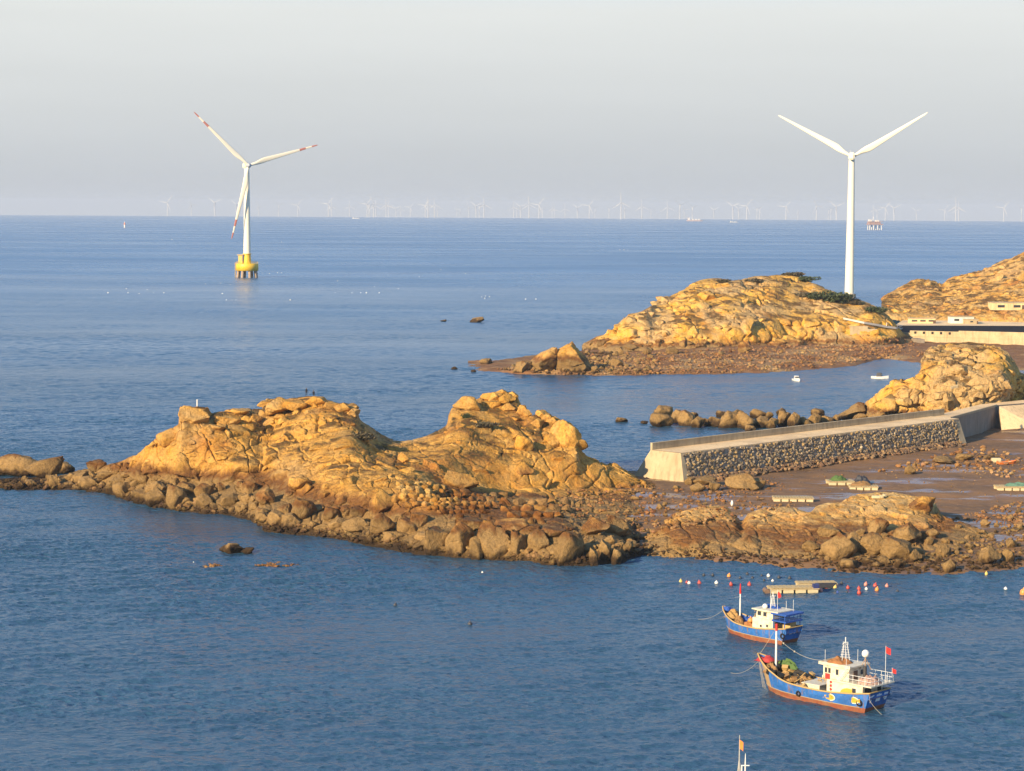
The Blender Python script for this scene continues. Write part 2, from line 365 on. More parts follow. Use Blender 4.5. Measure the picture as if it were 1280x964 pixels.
# ------------------------------------------------------------------ landforms
GOLD = (.60, .295, .05); PALE = (.66, .375, .10); RUST = (.42, .155, .03)
M_rock = rock_mat('granite', GOLD, PALE, RUST, soil=1.0, shelter=True)
M_bould = rock_mat('boulder_granite', GOLD, PALE, (.44, .23, .07))
M_far = rock_mat('granite_hill', (.64, .33, .045), (.66, .40, .11), (.50, .20, .035), soil=1.0, zs=.7, grey=(.45, .56, .85))
M_hill = rock_mat('granite_scrub_hill', (.58, .29, .05), (.62, .39, .13), (.46, .16, .03), soil=1.0, zs=.6)
head = [
 (-14, [(612, 0), (610, .1), (609, .2), (608, .25), (607, .3), (606, .35), (605, .4), (604, .4)]),
 (60, [(613, 0), (609, .3), (607, .5), (605, .7), (603, .8), (602, .9), (601, 1.0), (600, 1.0)]),
 (110, [(614, 0), (606, 1), (600, 1.6), (596, 2.1), (593, 2.4), (591, 2.7), (589, 2.9), (588, 3)]),
 (150, [(623, 0), (612, 1.4), (603, 2.6), (596, 3.4), (590, 4.1), (585, 4.7), (581, 5.2), (578, 5.5)]),
 (176, [(630, 0), (615, 2), (603, 3.4), (595, 4.4), (587, 5.5), (578, 6.6), (571, 7.5), (566, 8.2)]),
 (190, [(634, 0), (614, 2.6), (600, 4.0), (588, 5.8), (576, 7.6), (566, 9.0), (560, 9.9), (557, 10.4)]),
 (206, [(636, 0), (613, 3), (598, 4.5), (582, 6.9), (566, 9.2), (555, 10.8), (547, 12), (544, 12.4)]),
 (221, [(639, 0), (616, 2.6), (599, 4.5), (580, 7.4), (563, 9.9), (550, 11.8), (540, 13.3), (534, 14)]),
 (226, [(640, 0), (617, 2.5), (600, 4.5), (578, 7.8), (558, 10.8), (540, 13.5), (522, 16), (509, 17.8)]),
 (243, [(641, 0), (618, 2.5), (600, 4.5), (578, 7.8), (558, 10.8), (540, 13.4), (520, 16.2), (507, 17.9)]),
 (258, [(643, 0), (620, 2.5), (602, 4.5), (580, 7.7), (560, 10.6), (543, 13), (524, 15.4), (509, 17.3)]),
 (266, [(643, 0), (620, 2.5), (602, 4.5), (580, 7.8), (560, 10.6), (545, 12.7), (528, 14.7), (516, 16)]),
 (300, [(648, 0), (625, 2.5), (602, 5), (582, 7.9), (562, 10.3), (545, 12.5), (525, 14.7), (511, 16.3)]),
 (328, [(660, 0), (638, 2.3), (610, 4.5), (588, 7.0), (565, 9.6), (545, 12), (524, 14.4), (511, 16)]),
 (333, [(664, 0), (640, 2.5), (612, 4.5), (588, 7.2), (565, 9.8), (545, 12), (518, 15.2), (500, 17.2)]),
 (360, [(667, 0), (642, 2.5), (612, 5.2), (588, 7.8), (563, 10.6), (543, 12.8), (515, 16), (499, 17.9)]),
 (388, [(670, 0), (640, 3), (610, 6), (585, 8.6), (563, 11), (543, 13.2), (515, 16.5), (496, 18.6)]),
 (412, [(674, 0), (643, 3), (613, 6.2), (587, 9), (565, 11.2), (543, 13.5), (518, 16.3), (500, 18.1)]),
 (438, [(678, 0), (646, 3), (616, 6.5), (590, 9), (568, 11.2), (548, 13.2), (525, 15.4), (506, 17.3)]),
 (455, [(681, 0), (648, 3), (618, 6.5), (593, 8.7), (573, 10.4), (555, 12), (538, 13.4), (526, 14.5)]),
 (472, [(685, 0), (650, 3), (620, 6.5), (597, 8.4), (580, 9.4), (567, 10.1), (553, 11), (539, 12.1)]),
 (505, [(690, 0), (655, 3.3), (625, 6.5), (603, 8.1), (587, 8.6), (575, 9.1), (562, 9.7), (550, 10.3)]),
 (530, [(693, 0), (658, 3.4), (630, 6.1), (607, 7.3), (592, 7.8), (578, 8.6), (562, 9.8), (546, 11.1)]),
 (556, [(696, 0), (660, 3.5), (633, 5.8), (611, 5.8), (598, 6.4), (578, 8.6), (556, 10.8), (533, 13.1)]),
 (566, [(697, 0), (661, 3.5), (634, 5.7), (612, 5.5), (599, 6.1), (577, 8.6), (550, 11.6), (512, 16)]),
 (585, [(698, 0), (662, 3.6), (635, 5.5), (615, 4.5), (603, 5), (575, 8.5), (540, 12.8), (503, 17.2)]),
 (605, [(700, 0), (661, 4.2), (638, 5.2), (619, 3.6), (607, 4), (576, 8.1), (537, 12.9), (494, 18.5)]),
 (628, [(701, 0), (660, 4.5), (640, 5), (622, 3), (610, 3.2), (575, 8), (535, 13), (490, 19.1)]),
 (641, [(702, 0), (660, 4.5), (641, 5), (623, 2.9), (611, 3), (575, 7.9), (537, 12.7), (492, 18.8)]),
 (652, [(702, 0), (661, 4.5), (642, 4.9), (624, 2.9), (611, 2.9), (575, 7.9), (540, 12.2), (509, 16.3)]),
 (664, [(703, 0), (662, 4.5), (643, 4.8), (624, 2.8), (611, 2.8), (575, 7.8), (545, 11.5), (521, 14.7)]),
 (678, [(705, 0), (662, 4.5), (645, 4.7), (625, 2.6), (611, 2.7), (577, 7.4), (547, 11.2), (513, 15.5)]),
 (692, [(706, 0), (662, 4.5), (646, 4.6), (626, 2.4), (610, 2.6), (579, 7), (550, 10.8), (521, 14.4)]),
 (708, [(707, 0), (665, 4.1), (649, 4.3), (628, 2.2), (610, 2.4), (582, 6.5), (556, 10), (530, 13.2)]),
 (719, [(707, 0), (668, 3.8), (652, 4), (630, 2), (610, 2.2), (585, 6), (560, 9.5), (535, 12.6)]),
 (726, [(707, 0), (670, 3.4), (654, 3.7), (631, 1.9), (610, 2.2), (590, 5.1), (577, 6.8), (566, 8.1)]),
 (750, [(706, 0), (674, 3), (658, 3.1), (633, 1.7), (609, 2), (596, 3.9), (586, 5.2), (577, 6.2)]),
 (774, [(704, 0), (679, 2.4), (663, 2.4), (636, 1.6), (608, 1.8), (600, 3), (593, 3.9), (586, 4.6)]),
 (800, [(695, 0), (690, .4), (670, .8), (640, 1.2), (612, 1.5), (608, 1.8), (604, 2.2), (600, 2.5)]),
 (822, [(697, -.4), (690, -.3), (672, .2), (645, .5), (618, .7), (614, .8), (610, .9), (606, 1)]),
]
BK = [(5, .85, 0), (14, .4, -1), (26, 0, -4)]
T = {}
def terr(name, cols, mat, disp, label, front=(1.5, 1.6), back=BK, du=.2, dv=.22):
    me = loft(name, cols, back, front, du, dv, disp); o = link(name, me, mats=mat)
    tag(o, label, 'headland', kind='structure'); T[name] = o; return o
terr('headland', head, M_rock, rockdisp(.75, 5.8, 1.8, (.45, .3), .5, 0, .4, cw=.27), 'long golden granite headland with two rocky summits crossing the near sea', du=.17, dv=.19)
out2 = [
 (806, [(693, .2), (686, .5), (676, .9), (668, 1.2)]),
 (822, [(692, .4), (682, 1), (670, 1.8), (662, 2.2)]),
 (850, [(692, .5), (674, 2.4), (654, 4), (641, 4.8)]),
 (880, [(693, .5), (675, 2.3), (651, 4.2), (632, 5.5)]),
 (905, [(694, .5), (675, 2.2), (652, 4), (632, 5.4)]),
 (917, [(694, .5), (676, 2), (656, 3.5), (643, 4.2)]),
 (927, [(694, .5), (680, 1.5), (664, 2.5), (652, 3.2)]),
 (937, [(695, .5), (676, 2), (656, 3.7), (642, 4.5)]),
 (955, [(696, .5), (675, 2.2), (653, 4), (637, 5)]),
 (985, [(698, .5), (676, 2.3), (652, 4), (635, 5.2)]),
 (1012, [(700, .5), (681, 2.0), (656, 3.9), (641, 4.9)]),
 (1022, [(701, .5), (681, 2), (654, 4), (633, 5.3)]),
 (1045, [(702, .5), (681, 2), (652, 4), (629, 5.6)]),
 (1080, [(704, .5), (681, 2), (646, 4.4), (618, 6.1)]),
 (1112, [(706, .5), (682, 2), (645, 4.5), (616, 6.2)]),
 (1150, [(706, .5), (685, 1.6), (650, 4.0), (621, 5.8)]),
 (1168, [(705, .5), (688, 1.2), (653, 3.4), (629, 5.0)]),
 (1174, [(705, .5), (690, 1), (655, 3.2), (641, 4.2)]),
 (1200, [(703, .5), (692, .8), (668, 2.2), (655, 3)]),
 (1230, [(702, .4), (690, .7), (677, 1.2), (666, 1.8)]),
 (1250, [(702, .2), (692, .3), (680, .6), (672, .7)]),
]
M_rock2 = rock_mat('outcrop_granite', (.62, .33, .075), (.68, .46, .19), RUST, soil=.3, zoff=2.4)
terr('rock_outcrop', out2, M_rock2, rockdisp(.8, 4.6, 1.6, (-.3, .1), .3, 50, .3, cw=.4), 'low humped tan granite outcrop on the muddy shore in front of the jetty', du=.16, dv=.17, back=[(4, .9, 0), (9, .5, 0), (16, 0, 0)])
mound = [
 (1078, [(524, .5), (520, 1.2), (516, 2), (512, 2.6)]),
 (1088, [(524, 1.5), (514, 3.2), (505, 4.9), (497, 6.4)]),
 (1110, [(525, 1.5), (510, 5), (495, 8), (484, 10)]),
 (1135, [(527, 1.5), (502, 7.1), (486, 10.3), (473, 12.5)]),
 (1150, [(527, 1.5), (500, 7.5), (480, 11.5), (463, 14.6)]),
 (1157, [(528, 2), (495, 8.5), (462, 15), (438, 19.2)]),
 (1180, [(528, 2), (490, 10), (455, 16.5), (430, 20.5)]),
 (1212, [(525, 2.5), (490, 10), (455, 16.5), (428, 20.8)]),
 (1245, [(520, 3), (485, 11), (455, 16.5), (435, 19.6)]),
 (1262, [(516, 3), (487, 10), (462, 14.8), (444, 17.8)]),
 (1275, [(513, 3), (490, 8.5), (475, 11.7), (464, 13.6)]),
 (1300, [(510, 3), (492, 7), (482, 9.4), (476, 10.5)]),
 (1345, [(508, 3), (500, 4.5), (495, 5.5), (492, 6)]),
]
terr('rocky_mound', mound, M_far, rockdisp(1.0, 6.5, 2.6, (.5, -.3), .35, 90, .8, cw=.6), 'high golden granite knoll of fractured blocks behind the jetty', du=.26, dv=.26)
north = [
 (728, [(437, .4), (436, .6), (435, .8), (434, 1)]),
 (742, [(437, 1), (433, 2.2), (429, 3.4), (426, 4.2)]),
 (768, [(438, 1.5), (428, 4.2), (419, 6.8), (413, 8.3)]),
 (782, [(438, 1.5), (424, 5.4), (410, 9.8), (398, 13.1)]),
 (806, [(438, 1.5), (420, 6.8), (402, 12.3), (388, 16.2)]),
 (824, [(438, 1.5), (417, 7.7), (395, 14), (376, 19.3)]),
 (850, [(438, 1.5), (414, 8.7), (386, 16.8), (364, 23)]),
 (868, [(438, 1.5), (412, 9.2), (381, 18.4), (354, 26)]),
 (892, [(437, 1.7), (412, 9.2), (380, 18.6), (348, 27.8)]),
 (915, [(435, 2), (412, 9.3), (381, 18.4), (352, 26.7)]),
 (940, [(434, 2.2), (413, 8.8), (383, 17.6), (347, 28)]),
 (965, [(433, 2.3), (414, 8.2), (386, 16.5), (345, 28.6)]),
 (990, [(432, 2.5), (415, 7.5), (389, 15.3), (342, 29.3)]),
 (1006, [(431, 2.5), (416, 7.2), (391, 14.6), (347, 27.6)]),
 (1020, [(430, 2.5), (417, 6.8), (393, 14), (356, 25)]),
 (1045, [(431, 2.3), (419, 6), (398, 12.5), (366, 21.8)]),
 (1062, [(432, 2), (420, 5.6), (402, 11.2), (372, 19.8)]),
 (1090, [(433, 1.8), (425, 4.2), (409, 9), (382, 17)]),
 (1106, [(432, 1.8), (425, 4.0), (413, 7.4), (391, 14)]),
 (1118, [(431, 1.6), (426, 3.4), (419, 5.4), (406, 9)]),
 (1130, [(430, 1.4), (428, 2), (425, 2.9), (420, 4.2)]),
 (1142, [(431, .9), (430, 1.1), (429, 1.4), (428, 1.6)]),
]
terr('north_headland', north, M_far, rockdisp(1.2, 12, 3.4, (.15, .2), .55, 130, .45, cw=.8), 'golden granite headland under the white hilltop turbine', du=.36, dv=.38, back=[(14, .93, 0), (40, .6, -2), (80, 0, -5)])
fhill = [(1102, [(389, 1050), (384, 1072), (379, 1090), (376, 1110)]),
 (1110, [(393, 1050), (385, 1075), (376, 1105), (369, 1130)]),
 (1126, [(398, 1048), (385, 1080), (371, 1120), (359, 1150)]),
 (1150, [(400, 1048), (384, 1080), (366, 1120), (350, 1165)]),
 (1168, [(400, 1048), (384, 1080), (366, 1120), (352, 1165)]),
 (1178, [(400, 1048), (384, 1080), (367, 1120), (357, 1160)]),
 (1188, [(400, 1048), (383, 1080), (364, 1120), (348, 1165)]),
 (1216, [(400, 1048), (380, 1080), (361, 1120), (343, 1168)]),
 (1248, [(400, 1048), (376, 1080), (354, 1120), (330, 1172)]),
 (1282, [(400, 1048), (372, 1080), (345, 1120), (314, 1178)]),
 (1340, [(400, 1048), (365, 1080), (335, 1120), (292, 1185)]),
 (1420, [(400, 1048), (365, 1080), (335, 1120), (285, 1190)])]
terr('scrub_hill', fhill, M_hill, rockdisp(1.1, 9, 3, (.9, .5), 1.2, 170, .3, cw=.35, jt=0), 'golden scrub covered hillside rising at the right edge beyond the quay', du=.45, dv=.45, back=[(15, .95, 0), (60, .5, 0), (110, 0, -5)])
# ---------------- low ground: mud basin, shingle spit, quay lot
def lowdisp(a, s):
    def f(p, n):
        q = p.copy(); q[:, 2] += a*fbm(p*s, 5)*sstep(-1.2, .6, p[:, 2]+.9); return q
    return f
flat = [
 (770, [(704, -.2), (690, .3), (672, .8), (650, 1.1), (630, 1.2), (610, 1.3), (600, 1.3), (592, 1.0)]),
 (800, [(694, 0), (685, .6), (668, 1), (648, 1.2), (630, 1.3), (612, 1.4), (600, 1.4), (588, 1.2)]),
 (855, [(697, 0), (687, .6), (670, 1), (650, 1.2), (632, 1.3), (615, 1.3), (600, 1.2), (584, 1)]),
 (940, [(704, 0), (694, .6), (675, 1), (650, 1.1), (630, 1.1), (612, .9), (594, .9), (574, 1)]),
 (1040, [(713, 0), (702, .6), (680, 1), (650, 1), (625, .9), (606, .8), (582, .8), (560, 1)]),
 (1110, [(717, 0), (705, .6), (685, 1), (650, 1.1), (625, .9), (602, .8), (572, .9), (549, 1)]),
 (1170, [(718, 0), (705, .6), (685, 1.2), (655, 1.3), (630, 1), (600, .8), (570, .9), (540, 1)]),
 (1222, [(715, 0), (703, .7), (680, 1.4), (655, 1.4), (630, 1.1), (600, .8), (565, .9), (538, 1)]),
 (1280, [(711, 0), (698, .8), (675, 1.5), (655, 1.5), (635, 1.3), (600, .9), (560, 1.0), (530, 1.6)]),
 (1400, [(705, 0), (690, .8), (675, 1.5), (655, 1.6), (635, 1.5), (600, 1.1), (560, 1.2), (520, 2)]),
]
m, t, b = newmat('wet_mud')
g = t.n('ShaderNodeNewGeometry'); P = g.outputs['Position']
n1 = t.noise(P, .05, 5, .6, sc=(.6, 1, 1)); n2 = t.noise(P, .8, 5, .65); n3 = t.noise(P, .11, 4, .55, sc=(.35, 1, 1), loc=(9, 4, 0))
c = t.mix(t.mapr(n1, .4, .6), (.22, .11, .042), (.12, .065, .03)); c = t.mix(t.mapr(n2, .35, .7, 0, .6), c, (.27, .155, .065))
t.l(c, b.inputs['Base Color']); t.l(t.mapr(n3, .52, .58, .9, .25), b.inputs['Roughness'])
bp = t.n('ShaderNodeBump'); bp.inputs['Distance'].default_value = .15; t.l(t.mapr(n3, .48, .58, .8, .12), bp.inputs['Strength']); t.l(n2, bp.inputs['Height']); t.l(bp.outputs[0], b.inputs['Normal'])
b.inputs['Specular IOR Level'].default_value = .3
M_mud = m
o = link('mudflat', loft('mudflat', flat, [], (3, 1.2), .5, .5, lowdisp(.28, .16)), mats=M_mud); tag(o, 'wet brown mud basin between the outcrop and the jetty', 'mudflat', kind='structure'); T['mudflat'] = o
spit = [
 (585, [(463, -.3), (462, -.25), (461, -.2), (460, -.2)]),
 (620, [(465, 0), (463, .4), (461, .6), (459, .5)]),
 (665, [(468, 0), (464, 1), (458, 1.3), (453, .6)]),
 (735, [(469, 0), (463, 1.4), (455, 1.8), (446, .6)]),
 (800, [(468.5, 0), (461, 1.6), (450, 2), (440, 1.2)]),
 (870, [(468, 0), (460, 1.6), (447, 2.2), (434, 2.4)]),
 (950, [(466, 0), (458, 1.4), (445, 2.2), (430, 2.8)]),
 (1010, [(462, 0), (454, 1.2), (444, 2), (430, 2.6)]),
 (1060, [(458, 0), (452, .9), (443, 1.8), (430, 2.4)]),
 (1110, [(449, 0), (445, .8), (440, 1.3), (430, 2)]),
 (1160, [(455, 0), (449, .5), (442, 1), (430, 1.5)]),
 (1230, [(462, .1), (452, .6), (443, 1), (428, 1.5)]),
 (1420, [(462, .1), (452, .6), (443, 1), (426, 1.5)]),
]
M_shingle = rock_mat('red_shingle', (.22, .105, .042), (.27, .15, .07), (.17, .07, .028), zone=False)
o = link('shingle_spit', loft('shingle_spit', spit, [(6, .9, 0), (30, 1, .5)], (4, 1.2), .6, .5, lowdisp(.5, .12)), mats=M_shingle); tag(o, 'red brown shingle beach below the north headland', 'beach', kind='structure'); T['shingle_spit'] = o
# ------------------------------------------------------------------ boulders
bpy.context.view_layer.update(); DG = bpy.context.evaluated_depsgraph_get()
CO = Vector((0, 0, CH))
def hit(x, y):
    ok, loc, nor, idx, ob, _ = S.ray_cast(DG, CO, ray(x, y).normalized(), distance=40000)
    return (loc.copy(), nor.copy(), ob.name) if ok else None
def drop(X, Y, z0=200.0):
    ok, loc, nor, idx, ob, _ = S.ray_cast(DG, Vector((X, Y, z0)), Vector((0, 0, -1)), distance=600)
    return loc.copy() if ok else Vector((X, Y, 0))
def ico(sub):
    bm = bmesh.new(); bmesh.ops.create_icosphere(bm, subdivisions=sub, radius=1)
    bm.verts.ensure_lookup_table()
    v = np.array([tuple(q.co) for q in bm.verts]); f = np.array([[q.index for q in p.verts] for p in bm.faces]); bm.free(); return v, f
ICO = {k: ico(k) for k in (1, 2, 4, 5)}
def stone(kind, seed, sub):
    r = np.random.default_rng(seed); v, f = ICO[sub]; v = v.copy()
    npl, lo, hi, ex = {'rounded': (13, .58, .88, 1), 'angular': (15, .40, .72, 1), 'slab': (13, .42, .78, 1), 'upright': (13, .42, .72, 1)}[kind]
    v = np.sign(v)*np.abs(v)**ex
    v += .12*np.stack([perlin(v*.9+seed*3.1), perlin(v*.9+seed*5.7+9), perlin(v*.9+seed*1.3+20)], 1)
    pl = r.normal(size=(npl, 3)); pl /= np.linalg.norm(pl, axis=1)[:, None]
    for n in pl:
        d = v@n-r.uniform(lo, hi); v -= np.maximum(d, 0)[:, None]*n*.985
    if sub > 2:
        nn = v/np.linalg.norm(v, axis=1)[:, None]
        f1, f2, i1, _ = voro(v*1.5+seed*7.7)
        v += nn*(.035*fbm(v*1.6+seed, 4)+.02*fbm(v*6+seed, 3)-.05*(1-sstep(0, .06, f2-f1))+(RV[i1][:, 0]-.5)*.12)[:, None]
    mn, mx = v.min(0), v.max(0); v = (v-(mn+mx)/2)/(mx-mn)
    return v, f
PROTO = {}
for k in ('rounded', 'angular', 'slab', 'upright'):
    PROTO[k] = []
    for i in range(6):
        v, f = stone(k, i+len(k)*10, 4)
        me = mesh_np('boulder', v, tris=f); me.materials.append(M_bould); PROTO[k].append(me)
BOULD = []
def boulder(x, y, w, h, kind='angular', zone=None, label=None, depth=.9, sink=.22, rz=None, mesh=None, ground=None, group=None, tilt=.12, push=.35):
    g = ground or hit(x, y)
    if g is None: return
    L = g[0]; k = ppm(L.y); W_, H_ = w/k, h/k
    o = bpy.data.objects.new('boulder', mesh or random.choice(PROTO[kind])); C.objects.link(o)
    D_ = W_*depth
    o.scale = (W_*1.02, D_, H_*(1+sink))
    o.location = (L.x+L.x/L.y*D_*push, L.y+D_*push, L.z+H_*(.5-sink*.5))
    o.rotation_euler = (random.uniform(-tilt, tilt), random.uniform(-tilt, tilt), rz if rz is not None else random.choice((0, math.pi))+random.uniform(-.35, .35))
    if label: tag(o, label, 'boulder', group)
    else: BOULD.append((o, zone, kind, w*h, x, y))
    return o
def inpoly(x, y, P):
    c = False; j = len(P)-1
    for i in range(len(P)):
        if (P[i][1] > y) != (P[j][1] > y) and x < (P[j][0]-P[i][0])*(y-P[i][1])/(P[j][1]-P[i][1])+P[i][0]: c = not c
        j = i
    return c
def scatter(poly, n, smin, smax, kinds, zone, gap=.42, asp=(.45, .9), pw=3.0, sea=False):
    xs = [p[0] for p in poly]; ys = [p[1] for p in poly]; done = []; tries = 0
    ss = sorted([smin+(smax-smin)*random.random()**pw for _ in range(n)], reverse=True)
    for s in ss:
        for _ in range(60):
            x, y = random.uniform(min(xs), max(xs)), random.uniform(min(ys), max(ys))
            if not inpoly(x, y, poly): continue
            if any(abs(x-a)+1.4*abs(y-b) < (s+q)*gap for a, b, q in done): continue
            g = hit(x, y)
            if g is None or (g[2] == 'sea' and not sea) or g[2].startswith('boulder'): continue
            kd = random.choice(kinds); a = random.uniform(*asp)
            if kd == 'slab': a *= .6
            if kd == 'upright': a *= 1.5
            boulder(x, y, s, s*a, kd, zone, ground=g); done.append((x, y, s)); break
Z = {'tail': 'on the low rocky tail at the far left', 'cliff': 'at the waterline below the left golden cliff', 'mid': 'along the near waterline of the long headland',
     'foot': 'below the stone wall at the headland tip', 'out': 'heaped in front of the low outcrop', 'right': 'on the shingle at the right edge',
     'row': 'in the sea row behind the jetty', 'north': 'at the foot of the north headland', 'jet': 'against the near foot of the jetty', 'spit': 'at the sea end of the shingle spit',
     'sum': 'on the right summit of the long headland', 'lsum': 'on the left summit of the long headland', 'slope': 'lying on the upper slope of the long headland', 'beach': 'strewn over the brown beach beside the jetty'}
# bedrock blocks that belong to the crags: joined into the landform itself
def crag(name, jobs, mat):
    V, Q = MD[name]; vs = [V]; ts = []; off = len(V)
    for poly, n, s0, s1, kinds, prot, flat in jobs:
        xs = [p[0] for p in poly]; ys = [p[1] for p in poly]; k = 0; tr = 0; done = []
        while k < n and tr < n*40:
            tr += 1; x, y = random.uniform(min(xs), max(xs)), random.uniform(min(ys), max(ys))
            if not inpoly(x, y, poly): continue
            g = hit(x, y); s = s0+(s1-s0)*random.random()**2
            if g is None or g[2] != name or any(abs(x-a)+1.3*abs(y-b) < .42*(s+q) for a, b, q in done): continue
            done.append((x, y, s)); k += 1
            v, f = random.choice(CRAG[random.choice(kinds)]); w = s/ppm(g[0].y)
            nn = (g[1]+Vector((0, 0, .5))).normalized(); tx = Vector((.9, .35, .3)); tx = (tx-nn*tx.dot(nn)).normalized(); ty = nn.cross(tx)
            M = np.array(Matrix((tx, ty, nn)).transposed())@np.array(Matrix.Rotation(random.uniform(-.35, .35), 3, 'Z') @ Matrix.Rotation(random.uniform(-.18, .18), 3, 'X'))
            sc = np.array((w, w*random.uniform(.6, .9), w*flat*random.uniform(.7, 1.2)))
            vs.append((v*sc)@M.T+np.array(g[0])+np.array(nn)*sc[2]*(prot-.5)); ts.append(f+off); off += len(v)
    me = mesh_np(name, np.concatenate(vs), Q, np.concatenate(ts)); me.materials.append(mat); T[name].data = me
CRAG = {k: [stone(k, 500+i*7+len(k), 4) for i in range(5)] for k in ('angular', 'slab', 'rounded', 'upright')}
AS = ['angular', 'angular', 'slab']
crag('headland', [([(195, 545), (330, 520), (440, 520), (470, 550), (400, 600), (300, 600), (200, 600)], 26, 14, 44, AS, .3, .4), ([(340, 610), (450, 600), (600, 650), (700, 665), (700, 695), (540, 690), (340, 655)], 40, 16, 46, AS, .42, .6),
                  ([(560, 520), (640, 495), (720, 530), (725, 570), (600, 590), (540, 570)], 26, 10, 32, AS, .35, .5), ([(420, 560), (560, 575), (560, 600), (440, 600)], 12, 10, 26, AS, .25, .4), ([(330, 505), (440, 505), (460, 530), (340, 530)], 16, 9, 24, AS, .4, .6)], M_rock)
crag('rocky_mound', [([(1090, 515), (1150, 470), (1165, 435), (1250, 440), (1280, 475), (1280, 512), (1180, 525)], 95, 14, 44, AS, .4, .6)], M_far)
crag('north_headland', [([(740, 432), (790, 395), (870, 355), (930, 400), (930, 432)], 60, 12, 46, AS, .36, .55), ([(870, 352), (1010, 345), (1110, 392), (1100, 410), (900, 400)], 45, 8, 26, AS, .3, .4), ([(930, 395), (1090, 405), (1090, 430), (930, 434)], 26, 14, 34, ['upright', 'angular'], .3, .5)], M_far)
crag('rock_outcrop', [([(830, 650), (1000, 640), (1160, 630), (1160, 680), (1000, 690), (830, 690)], 20, 16, 50, AS, .25, .4)], M_rock2)
crag('scrub_hill', [([(1110, 390), (1180, 355), (1280, 325), (1280, 392)], 50, 6, 18, AS, .35, .45)], M_hill)
bpy.context.view_layer.update(); DG = bpy.context.evaluated_depsgraph_get()
# single rocks one can point to
boulder(479, 644, 36, 33, 'angular', label='large pale squared boulder at the left end of the dry stone wall', depth=.8, rz=.3)
boulder(713, 706, 44, 42, 'angular', label='tall wedge shaped tan boulder at the waterline of the headland tip', rz=.4, depth=.7)
boulder(756, 704, 17, 30, 'upright', label='upright egg shaped boulder beside the tall wedge boulder', rz=0)
boulder(771, 706, 14, 20, 'rounded', label='small rounded boulder at the extreme right of the headland tip', rz=0)
boulder(742, 708, 12, 24, 'upright', label='thin leaning boulder squeezed right of the tall wedge boulder', rz=0)
boulder(221, 637, 27, 32, 'rounded', label='big upright oval boulder at the waterline below the left cliff', rz=0)
boulder(195, 632, 32, 22, 'rounded', label='broad sloping boulder left of the big upright oval boulder', rz=0)
boulder(1097, 668, 27, 20, 'angular', label='pale cube shaped boulder perched on the front of the low outcrop', rz=.3)
boulder(1136, 678, 34, 25, 'angular', label='leaning pointed boulder throwing a dark shadow on the low outcrop', rz=.5)
boulder(1186, 716, 17, 17, 'rounded', label='lone rounded cube boulder at the water edge below the outcrop', rz=.3)
boulder(1238, 706, 27, 24, 'angular', label='wedge boulder on the shingle near the right edge', rz=.2)
boulder(1260, 703, 17, 17, 'rounded', label='rounded boulder just right of the shingle wedge boulder', rz=.2)
boulder(1154, 640, 36, 20, 'angular', label='block with a cracked face on top of the low outcrop', rz=.1)
for x, y, w, h, k in ((546, 694, 34, 36, 'angular'), (574, 697, 36, 46, 'angular'), (597, 700, 22, 30, 'angular'), (620, 699, 42, 48, 'angular'), (648, 700, 20, 40, 'upright'), (528, 691, 26, 22, 'slab'), (590, 668, 40, 20, 'angular'), (640, 668, 44, 18, 'slab'),
                      (674, 688, 28, 26, 'rounded'), (690, 674, 36, 14, 'slab'), (745, 670, 38, 22, 'angular'), (770, 668, 30, 24, 'angular'), (785, 690, 22, 14, 'slab')):
    boulder(x, y, w, h, k, 'foot', depth=1.0, rz=random.uniform(-.25, .25), tilt=.06)
for x, y, w, h, k in ((1048, 700, 44, 34, 'rounded'), (1092, 694, 34, 28, 'rounded'), (1068, 690, 22, 18, 'rounded'), (1120, 700, 40, 28, 'rounded'), (1060, 712, 30, 13, 'slab'), (1144, 703, 18, 17, 'angular'), (1104, 707, 18, 12, 'rounded'), (1125, 711, 14, 12, 'upright'), (1036, 672, 28, 14, 'angular'), (1014, 690, 24, 14, 'rounded')):
    boulder(x, y, w, h, k, 'out', rz=random.uniform(-.3, .3))
# boulder row behind the jetty (standing in the sea)
for x, y, w, h, k in ((827, 534, 30, 18, 'rounded'), (828, 522, 26, 15, 'angular'), (846, 529, 16, 17, 'angular'), (858, 533, 22, 20, 'rounded'), (872, 535, 18, 15, 'angular'), (884, 533, 16, 10, 'rounded'), (896, 534, 22, 13, 'angular'),
                      (912, 536, 26, 22, 'angular'), (932, 537, 24, 24, 'rounded'), (920, 524, 20, 12, 'rounded'), (950, 536, 22, 16, 'rounded'), (948, 523, 22, 12, 'rounded'), (965, 536, 18, 14, 'angular'), (980, 534, 18, 23, 'upright'), (992, 535, 16, 20, 'angular'), (976, 519, 12, 9, 'rounded'),
                      (1005, 534, 20, 13, 'rounded'), (1018, 533, 18, 17, 'angular'), (1022, 520, 18, 9, 'rounded'), (1034, 531, 18, 11, 'rounded'), (1045, 530, 16, 12, 'angular'), (1062, 527, 42, 22, 'slab'), (1075, 529, 20, 12, 'angular'), (938, 541, 14, 10, 'rounded'), (902, 522, 14, 9, 'angular'), (805, 530, 10, 4, 'slab'), (868, 522, 10, 7, 'rounded'), (961, 524, 12, 9, 'angular')):
    boulder(x, y, w, h, k, 'row', rz=random.uniform(-.3, .3))
boulder(777, 528, 16, 6, 'rounded', label='small lone rock in the sea left of the boulder row', sink=.4)
boulder(597, 403, 19, 6, 'slab', label='low dark islet rock far out beyond the headland', sink=.3)
boulder(554, 402, 9, 2.6, 'slab', label='tiny dark rock just left of the low far islet', sink=.3)
boulder(568, 462, 9, 3.5, 'slab', label='tiny dark rock off the left end of the shingle spit', sink=.3)
boulder(607, 455, 16, 7, 'rounded', label='rounded tan rock in the sea off the end of the spit', sink=.3)
boulder(592, 465, 7, 3, 'rounded', label='smallest rock at the sea end of the spit', sink=.3)
